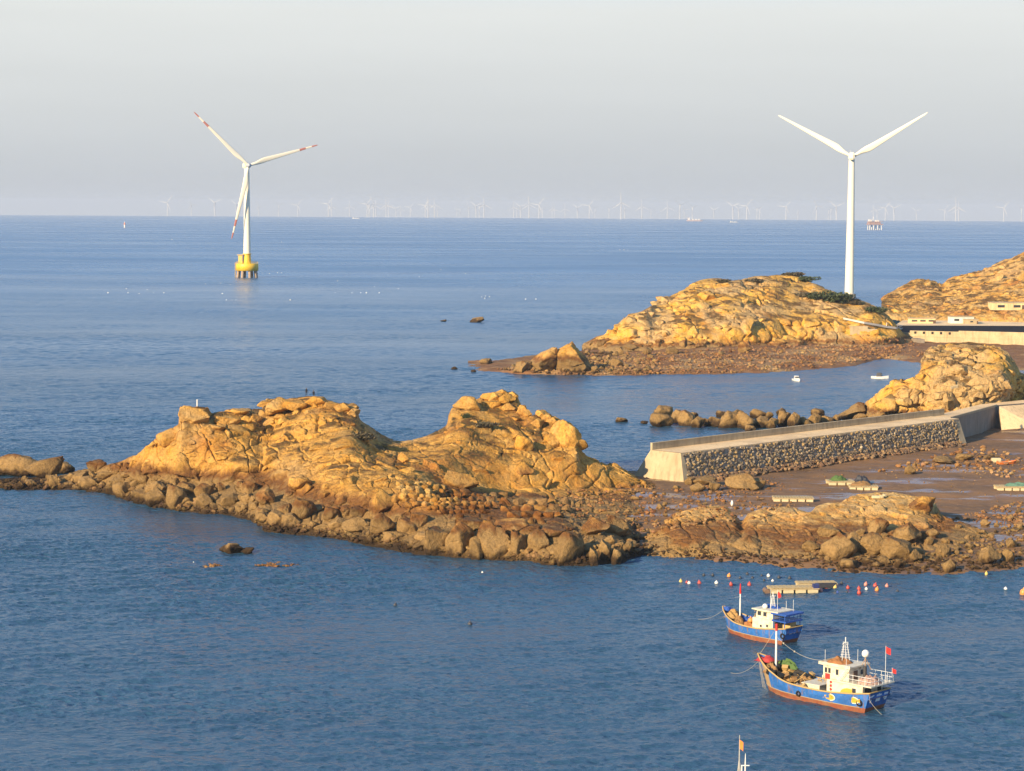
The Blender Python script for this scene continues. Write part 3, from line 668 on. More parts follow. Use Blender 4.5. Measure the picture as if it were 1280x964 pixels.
v, f = stone('slab', 77, 5); me = mesh_np('islet', v, tris=f); me.materials.append(M_bould)
v, f = stone('angular', 88, 5); me3 = mesh_np('islet', v, tris=f); me3.materials.append(M_bould)
boulder(290, 693, 34, 13, 'angular', label='flat topped half drowned rock with a shadowed right end', mesh=me3, sink=.35, rz=0, depth=.8)
boulder(309, 692, 18, 7, 'slab', label='low dark rock touching the right end of the half drowned rock', mesh=me, sink=.4, rz=.3)

v, f = stone('rounded', 91, 5); me2 = mesh_np('islet', v, tris=f); me2.materials.append(M_bould)
boulder(22, 596, 66, 28, 'rounded', label='big humped islet rock at the left edge of the photo', mesh=me2, sink=.3, rz=.2, depth=.7)
boulder(55, 597, 52, 25, 'rounded', label='steep right end of the humped islet beside open water', mesh=me, sink=.3, rz=.3, depth=.6)
boulder(76, 592, 36, 16, 'slab', label='dark low rock trailing right from the humped islet', mesh=me2, sink=.3, rz=.1)
for x, y, w, h, rz_, lb in ((684, 467, 42, 32, .1, 'broad flat topped rock block on the spit, left neighbour of the taller block'), (716, 467, 44, 37, -.1, 'taller squared rock block on the spit under the pointed stone'), (655, 466, 26, 15, .3, 'low rock at the left foot of the squared spit blocks')):
    v, f = stone('angular', 640+int(x), 5); mq = mesh_np('islet', v, tris=f); mq.materials.append(M_bould); boulder(x, y, w, h, 'angular', label=lb, mesh=mq, sink=.15, rz=rz_, depth=.8, tilt=.04)
boulder(711, 445, 17, 18, 'upright', label='pointed stone standing on the castle like rock', sink=.2)
boulder(931, 441, 17, 15, 'upright', label='lone pale boulder on the shingle below the north cliff', rz=0)
boulder(243, 531, 38, 24, 'angular', label='squared summit block crowning the left end of the headland', depth=.8, rz=.1, tilt=.02, sink=.1)
boulder(352, 519, 40, 22, 'angular', label='square cornered crag on the left summit below the person', depth=.9, rz=.1, tilt=.03, sink=.1)
boulder(706, 563, 40, 38, 'rounded', label='huge smooth golden bulge at the right shoulder of the headland', mesh=me2, depth=1.0, rz=.2, push=.62, sink=.3)
boulder(505, 579, 16, 13, 'rounded', label='single round boulder resting on the open slope between the summits', rz=0)
boulder(375, 612, 30, 16, 'rounded', label='bleached rounded rock beside the dark gully of the headland', rz=0)
for x, y, w, h, k in ((585, 515, 38, 22, 'slab'), (613, 501, 24, 12, 'slab'), (620, 503, 22, 14, 'angular'), (634, 506, 22, 18, 'angular'), (616, 512, 24, 13, 'angular'), (636, 516, 18, 14, 'angular'), (652, 520, 16, 16, 'angular'), (659, 521, 12, 11, 'upright'), (675, 522, 12, 11, 'rounded'), (683, 528, 14, 12, 'angular'), (690, 532, 16, 12, 'rounded'), (672, 535, 18, 14, 'angular'), (640, 500, 18, 12, 'rounded'), (627, 493, 14, 7, 'rounded')):
    boulder(x, y, w, h*.85, k, 'sum', push=.45, rz=random.uniform(-.4, .4))
for x, y, w, h, k in ((372, 513, 30, 14, 'angular'), (395, 508, 30, 14, 'angular'), (415, 512, 22, 11, 'angular'), (428, 515, 22, 13, 'rounded'), (442, 522, 18, 14, 'angular'), (285, 533, 34, 14, 'angular'), (308, 530, 14, 12, 'rounded'), (320, 528, 16, 12, 'angular'), (298, 520, 26, 10, 'slab'), (270, 540, 26, 10, 'slab'), (355, 530, 14, 11, 'angular'), (212, 558, 34, 26, 'rounded'), (330, 522, 14, 11, 'rounded')):
    boulder(x, y, w, h*.85, k, 'lsum', push=.45, rz=random.uniform(-.4, .4))
for x, y, w, h, k in ((575, 611, 46, 24, 'angular'), (655, 598, 26, 22, 'angular'), (655, 566, 24, 24, 'rounded'), (690, 560, 20, 20, 'rounded')):
    boulder(x, y, w, h*.9, k, 'slope', push=.5, rz=random.uniform(-.2, .2))
for x, y, w, h, k in ((880, 606, 30, 10, 'rounded'), (925, 612, 42, 20, 'slab'), (948, 612, 20, 14, 'angular'), (872, 615, 20, 12, 'rounded'), (893, 614, 16, 12, 'angular'), (862, 606, 14, 10, 'angular'), (1205, 576, 26, 9, 'slab'), (1180, 580, 28, 9, 'slab'), (1240, 575, 20, 8, 'angular')):
    boulder(x, y, w, h, k, 'jet', rz=random.uniform(-.2, .2))
scatter([(0, 603), (60, 600), (100, 594), (104, 615), (55, 613), (0, 612)], 22, 7, 19, ['rounded', 'slab', 'angular'], 'tail')
scatter([(98, 596), (130, 586), (190, 582), (197, 634), (120, 618), (98, 614)], 40, 9, 34, ['rounded', 'angular', 'angular', 'slab'], 'tail')
scatter([(185, 598), (330, 608), (335, 655), (260, 644), (195, 634)], 40, 9, 30, ['rounded', 'rounded', 'angular'], 'cliff', asp=(.6, .9))
scatter([(330, 640), (450, 640), (545, 662), (545, 694), (400, 671), (330, 661)], 40, 10, 36, ['rounded', 'angular', 'rounded', 'slab'], 'mid')
scatter([(540, 680), (700, 676), (790, 664), (796, 694), (690, 705), (540, 695)], 30, 7, 20, ['angular', 'rounded', 'upright'], 'foot')
scatter([(1000, 680), (1080, 665), (1190, 672), (1190, 712), (1100, 715), (1010, 706)], 34, 7, 20, ['angular', 'rounded'], 'out')
scatter([(1190, 660), (1280, 640), (1280, 708), (1195, 714)], 22, 7, 17, ['angular', 'rounded'], 'right')
scatter([(735, 432), (800, 415), (920, 425), (920, 446), (735, 446)], 24, 6, 20, ['rounded', 'angular'], 'north')
scatter([(620, 461), (735, 440), (800, 445), (760, 467), (640, 467)], 26, 6, 17, ['rounded', 'angular'], 'spit')
scatter([(770, 612), (850, 610), (990, 630), (830, 660), (790, 680)], 18, 6, 13, ['slab', 'rounded'], 'beach')
# only the stones that show largest stay single; the small fry joins the rubble
SMALL = []
NSING = sum(1 for o in C.objects if o.name.startswith('boulder'))
BOULD.sort(key=lambda e: -e[3])
while NSING > 296 and BOULD:
    e = BOULD.pop(); o = e[0]; SMALL.append((tuple(o.location), tuple(o.scale), o.rotation_euler.z, o.rotation_euler.x, (1, 1, 1), 0)); bpy.data.objects.remove(o); NSING -= 1
# labels: size and shape within the pile, then order from the left within that class
byz = {}
for e in BOULD: byz.setdefault(e[1], []).append(e)
for z, L in byz.items():
    ar = sorted(q[3] for q in L); a1, a2 = ar[len(ar)//3], ar[2*len(ar)//3]; cl = {}
    for q in L: cl.setdefault(('small' if q[3] <= a1 else 'medium' if q[3] <= a2 else 'large', q[2]), []).append(q)
    for (sz, kd), M_ in cl.items():
        M_.sort(key=lambda q: q[4])
        for i, q in enumerate(M_):
            w_ = {'slab': 'slab-like'}.get(kd, kd)
            lb = f'only {sz} {w_} boulder {Z[z]}' if len(M_) == 1 else f'{ordn(i)} from left among {sz} {w_} boulders {Z[z]}'
            tag(q[0], lb, 'boulder', 'boulders '+Z[z])
print('BOULDERS', len(BOULD))
# ------------------------------------------------------------------ shore rubble: thousands of stones nobody could count
LOW = [stone(k, 200+i, 1) for i, k in enumerate(['angular', 'angular', 'rounded', 'slab', 'rounded', 'angular'])]
LOW2 = [stone(k, 300+i, 2) for i, k in enumerate(['angular', 'angular', 'rounded', 'slab', 'rounded', 'angular'])]
def pack(name, items, protos, mats, parent=None):
    """items: (pos, scale3, rotz, tiltx, tint3, matindex)"""
    V = []; Fc = []; Tn = []; MI = []; off = 0
    for k, it in enumerate(items):
        p, s, rz, tx, tn, mi = it[:6]; pl = protos[it[6]] if len(it) > 6 else protos; v, f = pl[k % len(pl)]
        M = np.array(Matrix.Rotation(rz, 3, 'Z') @ Matrix.Rotation(tx, 3, 'X'))
        w = (v*np.array(s))@M.T+np.array(p); V.append(w); Fc.append(f+off); off += len(v)
        Tn.append(np.tile((*tn, 1.0), (len(v), 1))); MI.append(np.full(len(f), mi))
    me = mesh_np(name, np.concatenate(V), tris=np.concatenate(Fc), smooth=False)
    at = me.attributes.new('tint', 'FLOAT_COLOR', 'POINT'); at.data.foreach_set('color', np.concatenate(Tn).astype(np.float32).ravel())
    o = link(name, me, parent, mats); me.polygons.foreach_set('material_index', np.concatenate(MI).astype(np.int32)); return o
M_rub = rock_mat('rubble_stone', (.50, .29, .07), (.52, .34, .12), (.38, .16, .04), tint=True)
M_red = rock_mat('red_rubble_stone', (.30, .145, .05), (.36, .21, .09), (.22, .09, .03), zone=False, tint=True)
rub = []
def rubble(poly, n, s0, s1, mi, skip=('sea',)):
    xs = [p[0] for p in poly]; ys = [p[1] for p in poly]; k = 0
    for _ in range(n*6):
        if k >= n: break
        x, y = random.uniform(min(xs), max(xs)), random.uniform(min(ys), max(ys))
        if not inpoly(x, y, poly): continue
        g = hit(x, y)
        if g is None or g[2] in skip or g[2].startswith('boulder'): continue
        s = (s0+(s1-s0)*random.random()**3)/ppm(g[0].y); q = random.uniform(.7, 1.15)
        rub.append((tuple(g[0]+Vector((0, 0, s*.18))), (s, s*random.uniform(.6, 1), s*random.uniform(.5, .8)), random.uniform(0, 6.28), random.uniform(-.4, .4), (q, q*random.uniform(.9, 1.05), q*random.uniform(.85, 1.1)), mi)); k += 1
rubble([(0, 600), (180, 612), (330, 650), (545, 682), (700, 692), (800, 672), (800, 695), (700, 708), (400, 674), (200, 641), (60, 616), (0, 613)], 1700, 2, 11, 0)
rubble([(690, 620), (800, 612), (800, 665), (700, 690)], 260, 2, 6, 0)
rubble([(800, 680), (1000, 694), (1180, 690), (1215, 668), (1280, 655), (1280, 712), (1100, 719), (940, 706), (800, 696)], 1300, 2, 8, 0)
rubble([(700, 612), (800, 608), (990, 625), (1000, 640), (830, 665), (790, 690), (770, 660), (690, 640)], 900, 1.6, 7, 1)
rubble([(850, 600), (960, 598), (1000, 612), (900, 625)], 200, 1.6, 6, 1)
rubble([(1090, 590), (1222, 556), (1280, 572), (1280, 600), (1180, 588)], 380, 1.6, 8, 1)
rubble([(1180, 650), (1280, 625), (1280, 660)], 260, 1.6, 7, 1)
rubble([(620, 462), (735, 444), (820, 440), (1000, 432), (1130, 434), (1120, 446), (1000, 463), (860, 468), (700, 469)], 2600, 1.4, 5.5, 1)
rubble([(620, 462), (735, 440), (820, 446), (820, 468), (700, 469)], 600, 2, 8, 0)
rubble([(960, 592), (1200, 578), (1280, 600), (1280, 628), (1000, 640)], 300, .8, 3, 1)
rubble([(1010, 432), (1130, 425), (1180, 440), (1120, 452)], 300, 1.4, 5, 1)
o = pack('shore_rubble', [(*q, 0) for q in rub]+[(*q, 1) for q in SMALL], (LOW, LOW2), [M_rub, M_red]); tag(o, 'loose rubble and shingle strewn along the shores', 'rubble', kind='stuff')

for cx, cy, hw, n, lb in ((267, 708, 12, 26, 'small flat brown reef left of the long flat reef'), (346, 706.5, 27, 60, 'long thin brown reef barely above the near water')):
    it = []
    for k in range(n):
        u = random.uniform(-1, 1); p = atz(cx+u*hw, cy+random.uniform(-2.2, 2.2)*(1-abs(u)**2), 0); s_ = random.uniform(.35, 1.0)*(1-.5*abs(u)); q = random.uniform(.6, 1.0)
        it.append((tuple(p+Vector((0, 0, .02+.12*(1-abs(u))))), (s_*1.3, s_, s_*.55), random.uniform(0, 6), random.uniform(-.3, .3), (q, q*.95, q*.85), 0))
    o = pack('reef', it, LOW2, [M_red]); tag(o, lb, 'reef')
# ------------------------------------------------------------------ mesh builder for made things
class MB:
    def __init__(s): s.v = []; s.f = []; s.m = []; s.sm = []
    def add(s, v, f, mi=0, sm=False):
        o = len(s.v); s.v += [tuple(q) for q in v]; s.f += [[i+o for i in p] for p in f]; s.m += [mi]*len(f); s.sm += [sm]*len(f); return s
    def box(s, c, d, mi=0, rz=0, ry=0, rx=0, taper=1.0, bev=0.0):
        M = Matrix.Rotation(rz, 3, 'Z') @ Matrix.Rotation(ry, 3, 'Y') @ Matrix.Rotation(rx, 3, 'X'); c = Vector(c)
        if bev:
            bm = bmesh.new(); bmesh.ops.create_cube(bm, size=1)
            for q in bm.verts:
                k = taper if q.co.z > 0 else 1; q.co = Vector((q.co.x*d[0]*k, q.co.y*d[1]*k, q.co.z*d[2]))
            bmesh.ops.bevel(bm, geom=bm.edges[:], offset=bev, segments=2, affect='EDGES'); bm.verts.ensure_lookup_table()
            r = s.add([M @ q.co+c for q in bm.verts], [[q.index for q in p.verts] for p in bm.faces], mi); bm.free(); return r
        v = []
        for z in (-.5, .5):
            k = taper if z > 0 else 1
            for x, y in ((-.5, -.5), (.5, -.5), (.5, .5), (-.5, .5)): v.append(M @ Vector((x*d[0]*k, y*d[1]*k, z*d[2]))+c)
        return s.add(v, [[3, 2, 1, 0], [4, 5, 6, 7], [0, 1, 5, 4], [1, 2, 6, 5], [2, 3, 7, 6], [3, 0, 4, 7]], mi)
    def tube(s, pts, rad, n=8, mi=0, caps=True):
        pts = [Vector(p) for p in pts]; R_ = rad if isinstance(rad, (list, tuple)) else [rad]*len(pts); v = []; f = []
        for i, p in enumerate(pts):
            d = (pts[min(i+1, len(pts)-1)]-pts[max(i-1, 0)]).normalized()
            a = d.orthogonal() if abs(d.z) < .95 else Vector((1, 0, 0)); a = (a-d*a.dot(d)).normalized()
            if abs(d.z) < .95: a = d.cross(Vector((0, 0, 1))).normalized()
            b = d.cross(a)
            for k in range(n):
                t_ = 2*math.pi*k/n; v.append(p+(a*math.cos(t_)+b*math.sin(t_))*R_[i])
        for i in range(len(pts)-1):
            for k in range(n): f.append([i*n+k, i*n+(k+1) % n, (i+1)*n+(k+1) % n, (i+1)*n+k])
        s.add(v, f, mi, n > 5)
        if caps: s.add(v[:n], [list(range(n))[::-1]], mi); s.add(v[-n:], [list(range(n))], mi)
        return s
    def ball(s, c, r, mi=0, sub=2, sq=(1, 1, 1)):
        v, f = ICO[sub]; return s.add([(c[0]+q[0]*r*sq[0], c[1]+q[1]*r*sq[1], c[2]+q[2]*r*sq[2]) for q in v], f.tolist(), mi, True)
    def prism(s, poly, z0, z1, mi=0, mt=None):
        """poly ccw [(x,y)] or [(x,y,ztop,zbot)]"""
        n = len(poly); b = [(p[0], p[1], p[3] if len(p) > 3 else z0) for p in poly]; t_ = [(p[0], p[1], p[2] if len(p) > 2 else z1) for p in poly]
        s.add(b+t_, [[i, (i+1) % n, n+(i+1) % n, n+i] for i in range(n)]+[list(range(n))[::-1]], mi)
        return s.add(t_, [list(range(n))], mi if mt is None else mt)
    def quad(s, a, b, c, d, mi=0): return s.add([a, b, c, d], [[0, 1, 2, 3]], mi)
    def build(s, name, mats, parent=None):
        me = bpy.data.meshes.new(name); me.from_pydata(s.v, [], s.f)
        for p, m_, q in zip(me.polygons, s.m, s.sm): p.material_index = m_; p.use_smooth = q
        me.update(); return link(name, me, parent, mats)
def text_mesh(name, body, size, mat, parent, M, extrude=.012):
    cu = bpy.data.curves.new(name, 'FONT'); cu.body = body; cu.size = size; cu.extrude = extrude; cu.offset = size*.045; cu.align_x = 'CENTER'; cu.align_y = 'CENTER'
    tmp = bpy.data.objects.new('tmp_text', cu); C.objects.link(tmp); bpy.context.view_layer.update()
    me = bpy.data.meshes.new_from_object(tmp.evaluated_get(bpy.context.evaluated_depsgraph_get()))
    bpy.data.objects.remove(tmp); bpy.data.curves.remove(cu); me.name = name; me.materials.clear()
    me.transform(M); return link(name, me, parent, mat)
# ------------------------------------------------------------------ jetty
def concrete(name, col, dark):
    m, t, b = newmat(name); g = t.n('ShaderNodeNewGeometry'); P = g.outputs['Position']
    n1 = t.noise(P, .5, 6, .65); n2 = t.noise(P, 1.2, 4, .6, sc=(1, 1, .12)); n3 = t.noise(P, .12, 4)
    c = t.mix(t.mapr(n1, .4, .7, 0, .6), col, dark); c = t.mix(t.mapr(n2, .48, .72, 0, .6), c, tuple(q*.6 for q in dark)); c = t.mix(t.mapr(n3, .45, .65, 0, .35), c, (.30, .19, .09))
    t.l(c, b.inputs['Base Color']); b.inputs['Roughness'].default_value = .9
    bp = t.n('ShaderNodeBump'); bp.inputs['Distance'].default_value = .06; t.l(t.noise(P, 3, 6, .7), bp.inputs['Height']); t.l(bp.outputs[0], b.inputs['Normal']); return m
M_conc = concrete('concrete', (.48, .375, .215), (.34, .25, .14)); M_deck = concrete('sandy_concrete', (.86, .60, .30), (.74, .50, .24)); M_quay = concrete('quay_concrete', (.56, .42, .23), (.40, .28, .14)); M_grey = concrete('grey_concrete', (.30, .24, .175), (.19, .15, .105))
FL = atz(851, 566.5, 7.0); FR = atz(1198, 523.5, 7.0); ax = (FR-FL); JL = ax.length; ax.normalize(); nr = Vector((-ax.y, ax.x, 0))
if nr.y < 0: nr = -nr
jet = empty('jetty', (FL.x, FL.y, 0), 0, 'long concrete jetty with a dark rubble stone face and a pale squared end', 'jetty')
jo = Vector((FL.x, FL.y, 0))
def J(u, w, z): return ax*u+nr*w+Vector((0, 0, z))    # local to the jetty's root
WD = 8.2; bat = 2.0
mb = MB(); q = lambda u, w, z: J(u, w, z)
a0, a1, a2, a3 = q(-1.2, -bat, .2), q(JL, -bat, .2), q(JL, WD+1.2, .2), q(-2.2, WD+3.6, .2)
b0, b1, b2, b3 = q(0, 0, 7), q(JL, 0, 7), q(JL, WD, 7), q(0, WD, 7)
mb.quad(a0, a1, b1, b0, 1).quad(a1, a2, b2, b1, 0).quad(a2, a3, b3, b2, 0).quad(a3, a0, b0, b3, 0)
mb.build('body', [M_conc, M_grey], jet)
mb = MB()
for i in range(24):
    u0, u1 = JL*i/24, JL*(i+1)/24-.02
    mb.quad(q(u0, -.12, 7.06), q(u1, -.12, 7.06), q(u1, WD-.5, 7.06), q(u0, WD-.5, 7.06))
    mb.quad(q(u0, -.12, 6.75), q(u1, -.12, 6.75), q(u1, -.12, 7.06), q(u0, -.12, 7.06))
mb.build('deck', M_deck, jet)
mb = MB()
for i in range(18):
    u0, u1 = -.05+(JL+6)*i/18, -.05+(JL+6)*(i+1)/18-.03
    P_ = [q(u0, WD-.5, 0), q(u1, WD-.5, 0), q(u1, WD+.02, 0), q(u0, WD+.02, 0)]
    mb.prism([(p.x, p.y) for p in P_], 6.9, 8.45)
    P_ = [q(u0, WD-.58, 0), q(u1, WD-.58, 0), q(u1, WD+.1, 0), q(u0, WD+.1, 0)]; mb.prism([(p.x, p.y) for p in P_], 8.452, 8.55)
mb.build('parapet_wall', M_conc, jet)
mb = MB(); mb.quad(q(-1.22, -bat-.04, .3), q(.6, -bat-.1, .3), q(.75, -.1, 7.0), q(-.04, -.06, 7.0)).quad(q(.6, -bat-.1, .3), q(.6, -bat+.6, .3), q(.75, .3, 7), q(.75, -.1, 7.0)); mb.build('corner_facing', M_conc, jet)
mb = MB(); mb.prism([tuple(q(JL-2.6, -bat-.3, 0))[:2]+(1.0, .2), tuple(q(JL+.3, -bat-.3, 0))[:2]+(1.0, .2), tuple(q(JL+.3, .1, 0))[:2]+(7.08, .2), tuple(q(JL-1.2, .1, 0))[:2]+(7.08, .2)], 0, 7); mb.build('buttress', M_conc, jet)
st = []; rr_ = random.Random(5)
for i in range(2300):
    u = rr_.uniform(.6, JL-1.6); k = rr_.random(); w = -bat*(1-k)-.02; z = .35+6.4*k
    s = rr_.uniform(.6, 1.1); g = rr_.random()
    low = 1-sstep(1.8, 3.6, z+rr_.uniform(-.8, .8))
    tn = np.array((.46, .34, .20)) if g < .45 else np.array((.66, .42, .155)) if g < .72 else np.array((.20, .145, .10)) if g < .9 else np.array((.74, .56, .32))
    tn = tn*(1-.5*low)+np.array((.22, .11, .045))*.5*low
    st.append((tuple(q(u, w-.05, z)), (s, s*.7, s*rr_.uniform(.6, 1.0)), math.atan2(ax.y, ax.x)+rr_.uniform(-.5, .5), rr_.uniform(-.5, .2), tuple(tn*rr_.uniform(.55, .95)), 0))
m, t, b = newmat('armour_stone'); at = t.n('ShaderNodeAttribute', attribute_name='tint'); g = t.n('ShaderNodeNewGeometry')
t.l(t.mix(t.mapr(t.noise(g.outputs['Position'], 3, 4), .35, .7, 0, .5), at.outputs[0], (.07, .06, .05)), b.inputs['Base Color']); b.inputs['Roughness'].default_value = .9; M_arm = m
for i in range(700):
    u = rr_.uniform(1, JL-3); k = rr_.random()**1.6; w = -bat-.2-2.6*k*(.4+.6*abs(math.sin(u*.11))); s = rr_.uniform(.5, 1.25)
    tn = np.array(((.20, .10, .04), (.12, .075, .04), (.34, .2, .08))[rr_.randrange(3)])*rr_.uniform(.7, 1.15)
    st.append((tuple(q(u, w, 1.0+.8*(1-k))), (s, s*.8, s*.7), rr_.uniform(0, 6), rr_.uniform(-.5, .5), tuple(tn), 0))
pack('stone_facing', st, LOW, [M_arm], jet)
# road that carries the jetty on to the land, and the slipway beside it
P1 = atz(1246, 506.5, 7.0); P0 = FR+nr*2.6+ax*.35; Q0 = FR+nr*(WD-.05)+ax*.35; dv_ = (P1-P0).normalized(); nv_ = Vector((-dv_.y, dv_.x, 0)); Q1 = P1+nv_*4.5
r_ = empty('causeway', (P0.x, P0.y, 0), 0, 'short shaded concrete causeway joining the jetty to the land', 'causeway'); L0 = Vector((P0.x, P0.y, 0))
P2 = atz(1330, 500, 7.0); Q2 = P2+Vector((4, 14, 0))
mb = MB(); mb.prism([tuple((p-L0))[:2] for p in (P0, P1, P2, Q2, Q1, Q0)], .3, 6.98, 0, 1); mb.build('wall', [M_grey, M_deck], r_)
mb = MB(); mb.prism([tuple((p-L0))[:2] for p in (P0-nv_*.12, P1-nv_*.12, P1+nv_*.3, P0+nv_*.3)], 6.6, 7.14); mb.build('kerb', M_conc, r_)
mb = MB()
for k in range(7):
    p = P0+dv_*(.3+.9*k)-L0; mb.tube([p+Vector((0, 0, 7.14)), p+Vector((0, 0, 7.9))], .13, 8)
mb.build('mooring_post', M_conc, r_)
sl_ = [atz(1249, 508, 6.9), atz(1252, 538, 1.2), atz(1300, 536, 1.3), atz(1330, 502, 6.9)]
mb = MB(); mb.add([tuple(p) for p in sl_]+[tuple(p-Vector((0, 0, 3))) for p in sl_], [[0, 1, 2, 3], [4, 5, 1, 0], [5, 6, 2, 1]])
o = mb.build('slipway', M_deck); tag(o, 'sandy concrete slipway sloping down to the mud at the right edge', 'slipway')
# ------------------------------------------------------------------ far quay with its buildings
K0 = atz(1137, 428.5, 1.0); K1 = atz(1300, 433, 1.0); ku = (K1-K0).normalized(); kn = Vector((-ku.y, ku.x, 0)); kL = (atz(1440, 434.5, 1.0)-K0).length
qy = empty('quay', (K0.x, K0.y, 0), math.atan2(ku.y, ku.x), 'long beige sea wall and quay below the scrub hill', 'quay')
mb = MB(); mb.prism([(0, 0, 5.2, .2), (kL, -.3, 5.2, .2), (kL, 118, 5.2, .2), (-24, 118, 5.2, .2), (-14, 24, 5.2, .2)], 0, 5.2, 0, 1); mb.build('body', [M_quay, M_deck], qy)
mb = MB(); mb.box((21/2, .35, 5.75), (21, .6, 1.1)).box((21+(kL-21)/2, .4, 5.95), (kL-21, .7, 1.55)).box((kL/2, -.12, 3.9), (kL, .2, .3)); mb.build('parapet_wall', M_quay, qy)
mb = MB()
for k in range(5): mb.box((2.4+k*3.7, -.02, 5.5), (.9, .3, 1.0))
mb.build('drain_opening', paint('opening_dark', (.03, .026, .022), .9), qy)
mb = MB(); mb.add([(-10, 16, 5.23), (0, .9, 5.23), (kL, 1.2, 5.23), (kL, 100, 5.23), (40, 84, 5.23), (-16, 60, 5.23)], [[0, 1, 2, 3, 4, 5]]); mb.build('dark_deck_sheet', paint('deck_black', (.016, .015, .016), 1.0, scale=.3), qy)  # near-black flat sheet lying just above the quay deck
o = MB().prism([(0, 0), (6, -9), (9, -8), (4, 1)], -3, 3.2).build('landing_ramp', M_grey, qy)
o.location = (-1, -.3, 0)
def house(x, y, z, w, d, h, rz, label, wallmat, roof=None, nwin=2):
    r = empty('harbour_house', (x, y, z), rz, label, 'house')
    MB().box((0, 0, h/2), (w, d, h)).build('wall', wallmat, r)
    MB().box((0, 0, h+.15), (w+.5, d+.5, .3)).build('roof', roof or M_conc, r)
    wm = paint('window_dark', (.04, .045, .05), .25)
    for i in range(nwin): MB().box((-w/2+w*(i+.5)/nwin, -d/2-.02, h*.55), (w*.22, .1, h*.34)).build('window', wm, r)
    MB().box((w*.46, -d/2-.03, h*.36), (w*.11, .1, h*.7)).build('door', paint('door_brown', (.12, .07, .04), .6), r)
M_white = paint('white_wall', (.74, .70, .60), .8, scale=.6)
p = atz(1201, 404, 5.2); house(p.x, p.y, 5.2, 11, 6, 3.0, .05, 'small white flat roofed house standing on the far quay', M_white)
p = atz(1212, 404.5, 5.2); house(p.x, p.y-2, 5.2, 6, 4, 2.0, .05, 'low beige shed just right of the white quay house', M_conc, nwin=1)
p = atz(1152, 404, 5.2); house(p.x, p.y, 5.2, 12, 5, 2.2, .05, 'long low beige shed at the left end of the far quay', M_deck, nwin=3)
h_ = hit(1258, 386)
if h_: house(h_[0].x, h_[0].y, h_[0].z-.6, 16, 8, 3.6, .1, 'low brown stone hut on the slope of the scrub hill', M_deck, nwin=2)
# beige block and white railed path below the north headland
g0 = hit(1073, 416)
if g0:
    o = MB().box((0, 0, 1.0), (7.5, 3, 3.6)).box((5.5, -1, .6), (4, 2.4, 2.2)).build('retaining_block', M_conc); o.location = g0[0]; tag(o, 'beige squared retaining wall at the right foot of the north headland', 'wall')
pa = []
for x, y in ((1054, 399.5), (1066, 402), (1080, 405), (1095, 407.5), (1108, 410), (1120, 411.5), (1136, 413.5)):
    g = hit(x, y+2.5); pa.append((g[0] if g else atz(x, y, 6))+Vector((0, 0, .9)))
rl = empty('railed_path', pa[0], 0, 'white railed path curving down to the far quay', 'path'); O_ = pa[0]
mb = MB()
for a, b_ in zip(pa[:-1], pa[1:]): mb.add([a-O_, b_-O_, b_-O_+Vector((0, 0, .8)), a-O_+Vector((0, 0, .8)), a-O_+Vector((.3, 1, 0)), b_-O_+Vector((.3, 1, 0)), b_-O_+Vector((.3, 1, .8)), a-O_+Vector((.3, 1, .8))], [[0, 1, 2, 3], [7, 6, 5, 4], [3, 2, 6, 7], [0, 4, 5, 1]])
mb.build('parapet', paint('pale_concrete', (.62, .56, .46), .8), rl)
mb = MB()
for i in range(14):
    p = pa[-3].lerp(pa[-1], i/13)-O_; mb.tube([p+Vector((0, -.1, .7)), p+Vector((0, -.1, 2.0))], .12, 5)
mb.tube([pa[-3]-O_+Vector((0, -.1, 2.0)), pa[-1]-O_+Vector((0, -.1, 2.0))], .14, 5); mb.build('railing', paint('rail_white', (.7, .66, .58), .6), rl)
# ------------------------------------------------------------------ dry stone walls on the headland shelf
def wall(poly, s0, s1, n, label, tints):
    xs = [p[0] for p in poly]; ys = [p[1] for p in poly]; it = []; y = min(ys); row = 0
    while y < max(ys):
        x = min(xs)+random.uniform(0, s1)
        while x < max(xs):
            s = random.uniform(s0, s1)
            if inpoly(x, y, poly):
                g = hit(x, y)
                if g and g[2] != 'sea' and not g[2].startswith('boulder'):
                    k = 1/ppm(g[0].y); q_ = random.uniform(.8, 1.12); tn = random.choice(tints)
                    it.append((tuple(g[0]+Vector((0, -.1, .15))), (s*k*1.05, s*k*.9, s*k*random.uniform(.72, .95)), random.uniform(-.3, .3), random.uniform(-.25, .25), tuple(c*q_ for c in tn), 0))
            x += s*.95
        y += s0*.72; row += 1
    o = pack('dry_stone_wall', it, LOW2, [M_rub]); tag(o, label, 'wall')
wall([(494, 601), (530, 603), (575, 615), (628, 619), (640, 626), (622, 640), (575, 648), (540, 640), (500, 628)], 7, 13, 0, 'rough dry stone wall of rounded rubble between the pale block and the tip', [(1.05, 1, .95), (1, .9, .75), (1.1, 1.1, 1.15), (.8, .65, .45)])
wall([(625, 628), (660, 622), (705, 624), (716, 632), (708, 650), (680, 656), (640, 652)], 11, 18, 0, 'neat dry stone wall of big squared blocks at the headland tip', [(1.1, 1.02, .95), (1, .85, .6), (1.05, .95, .85)])
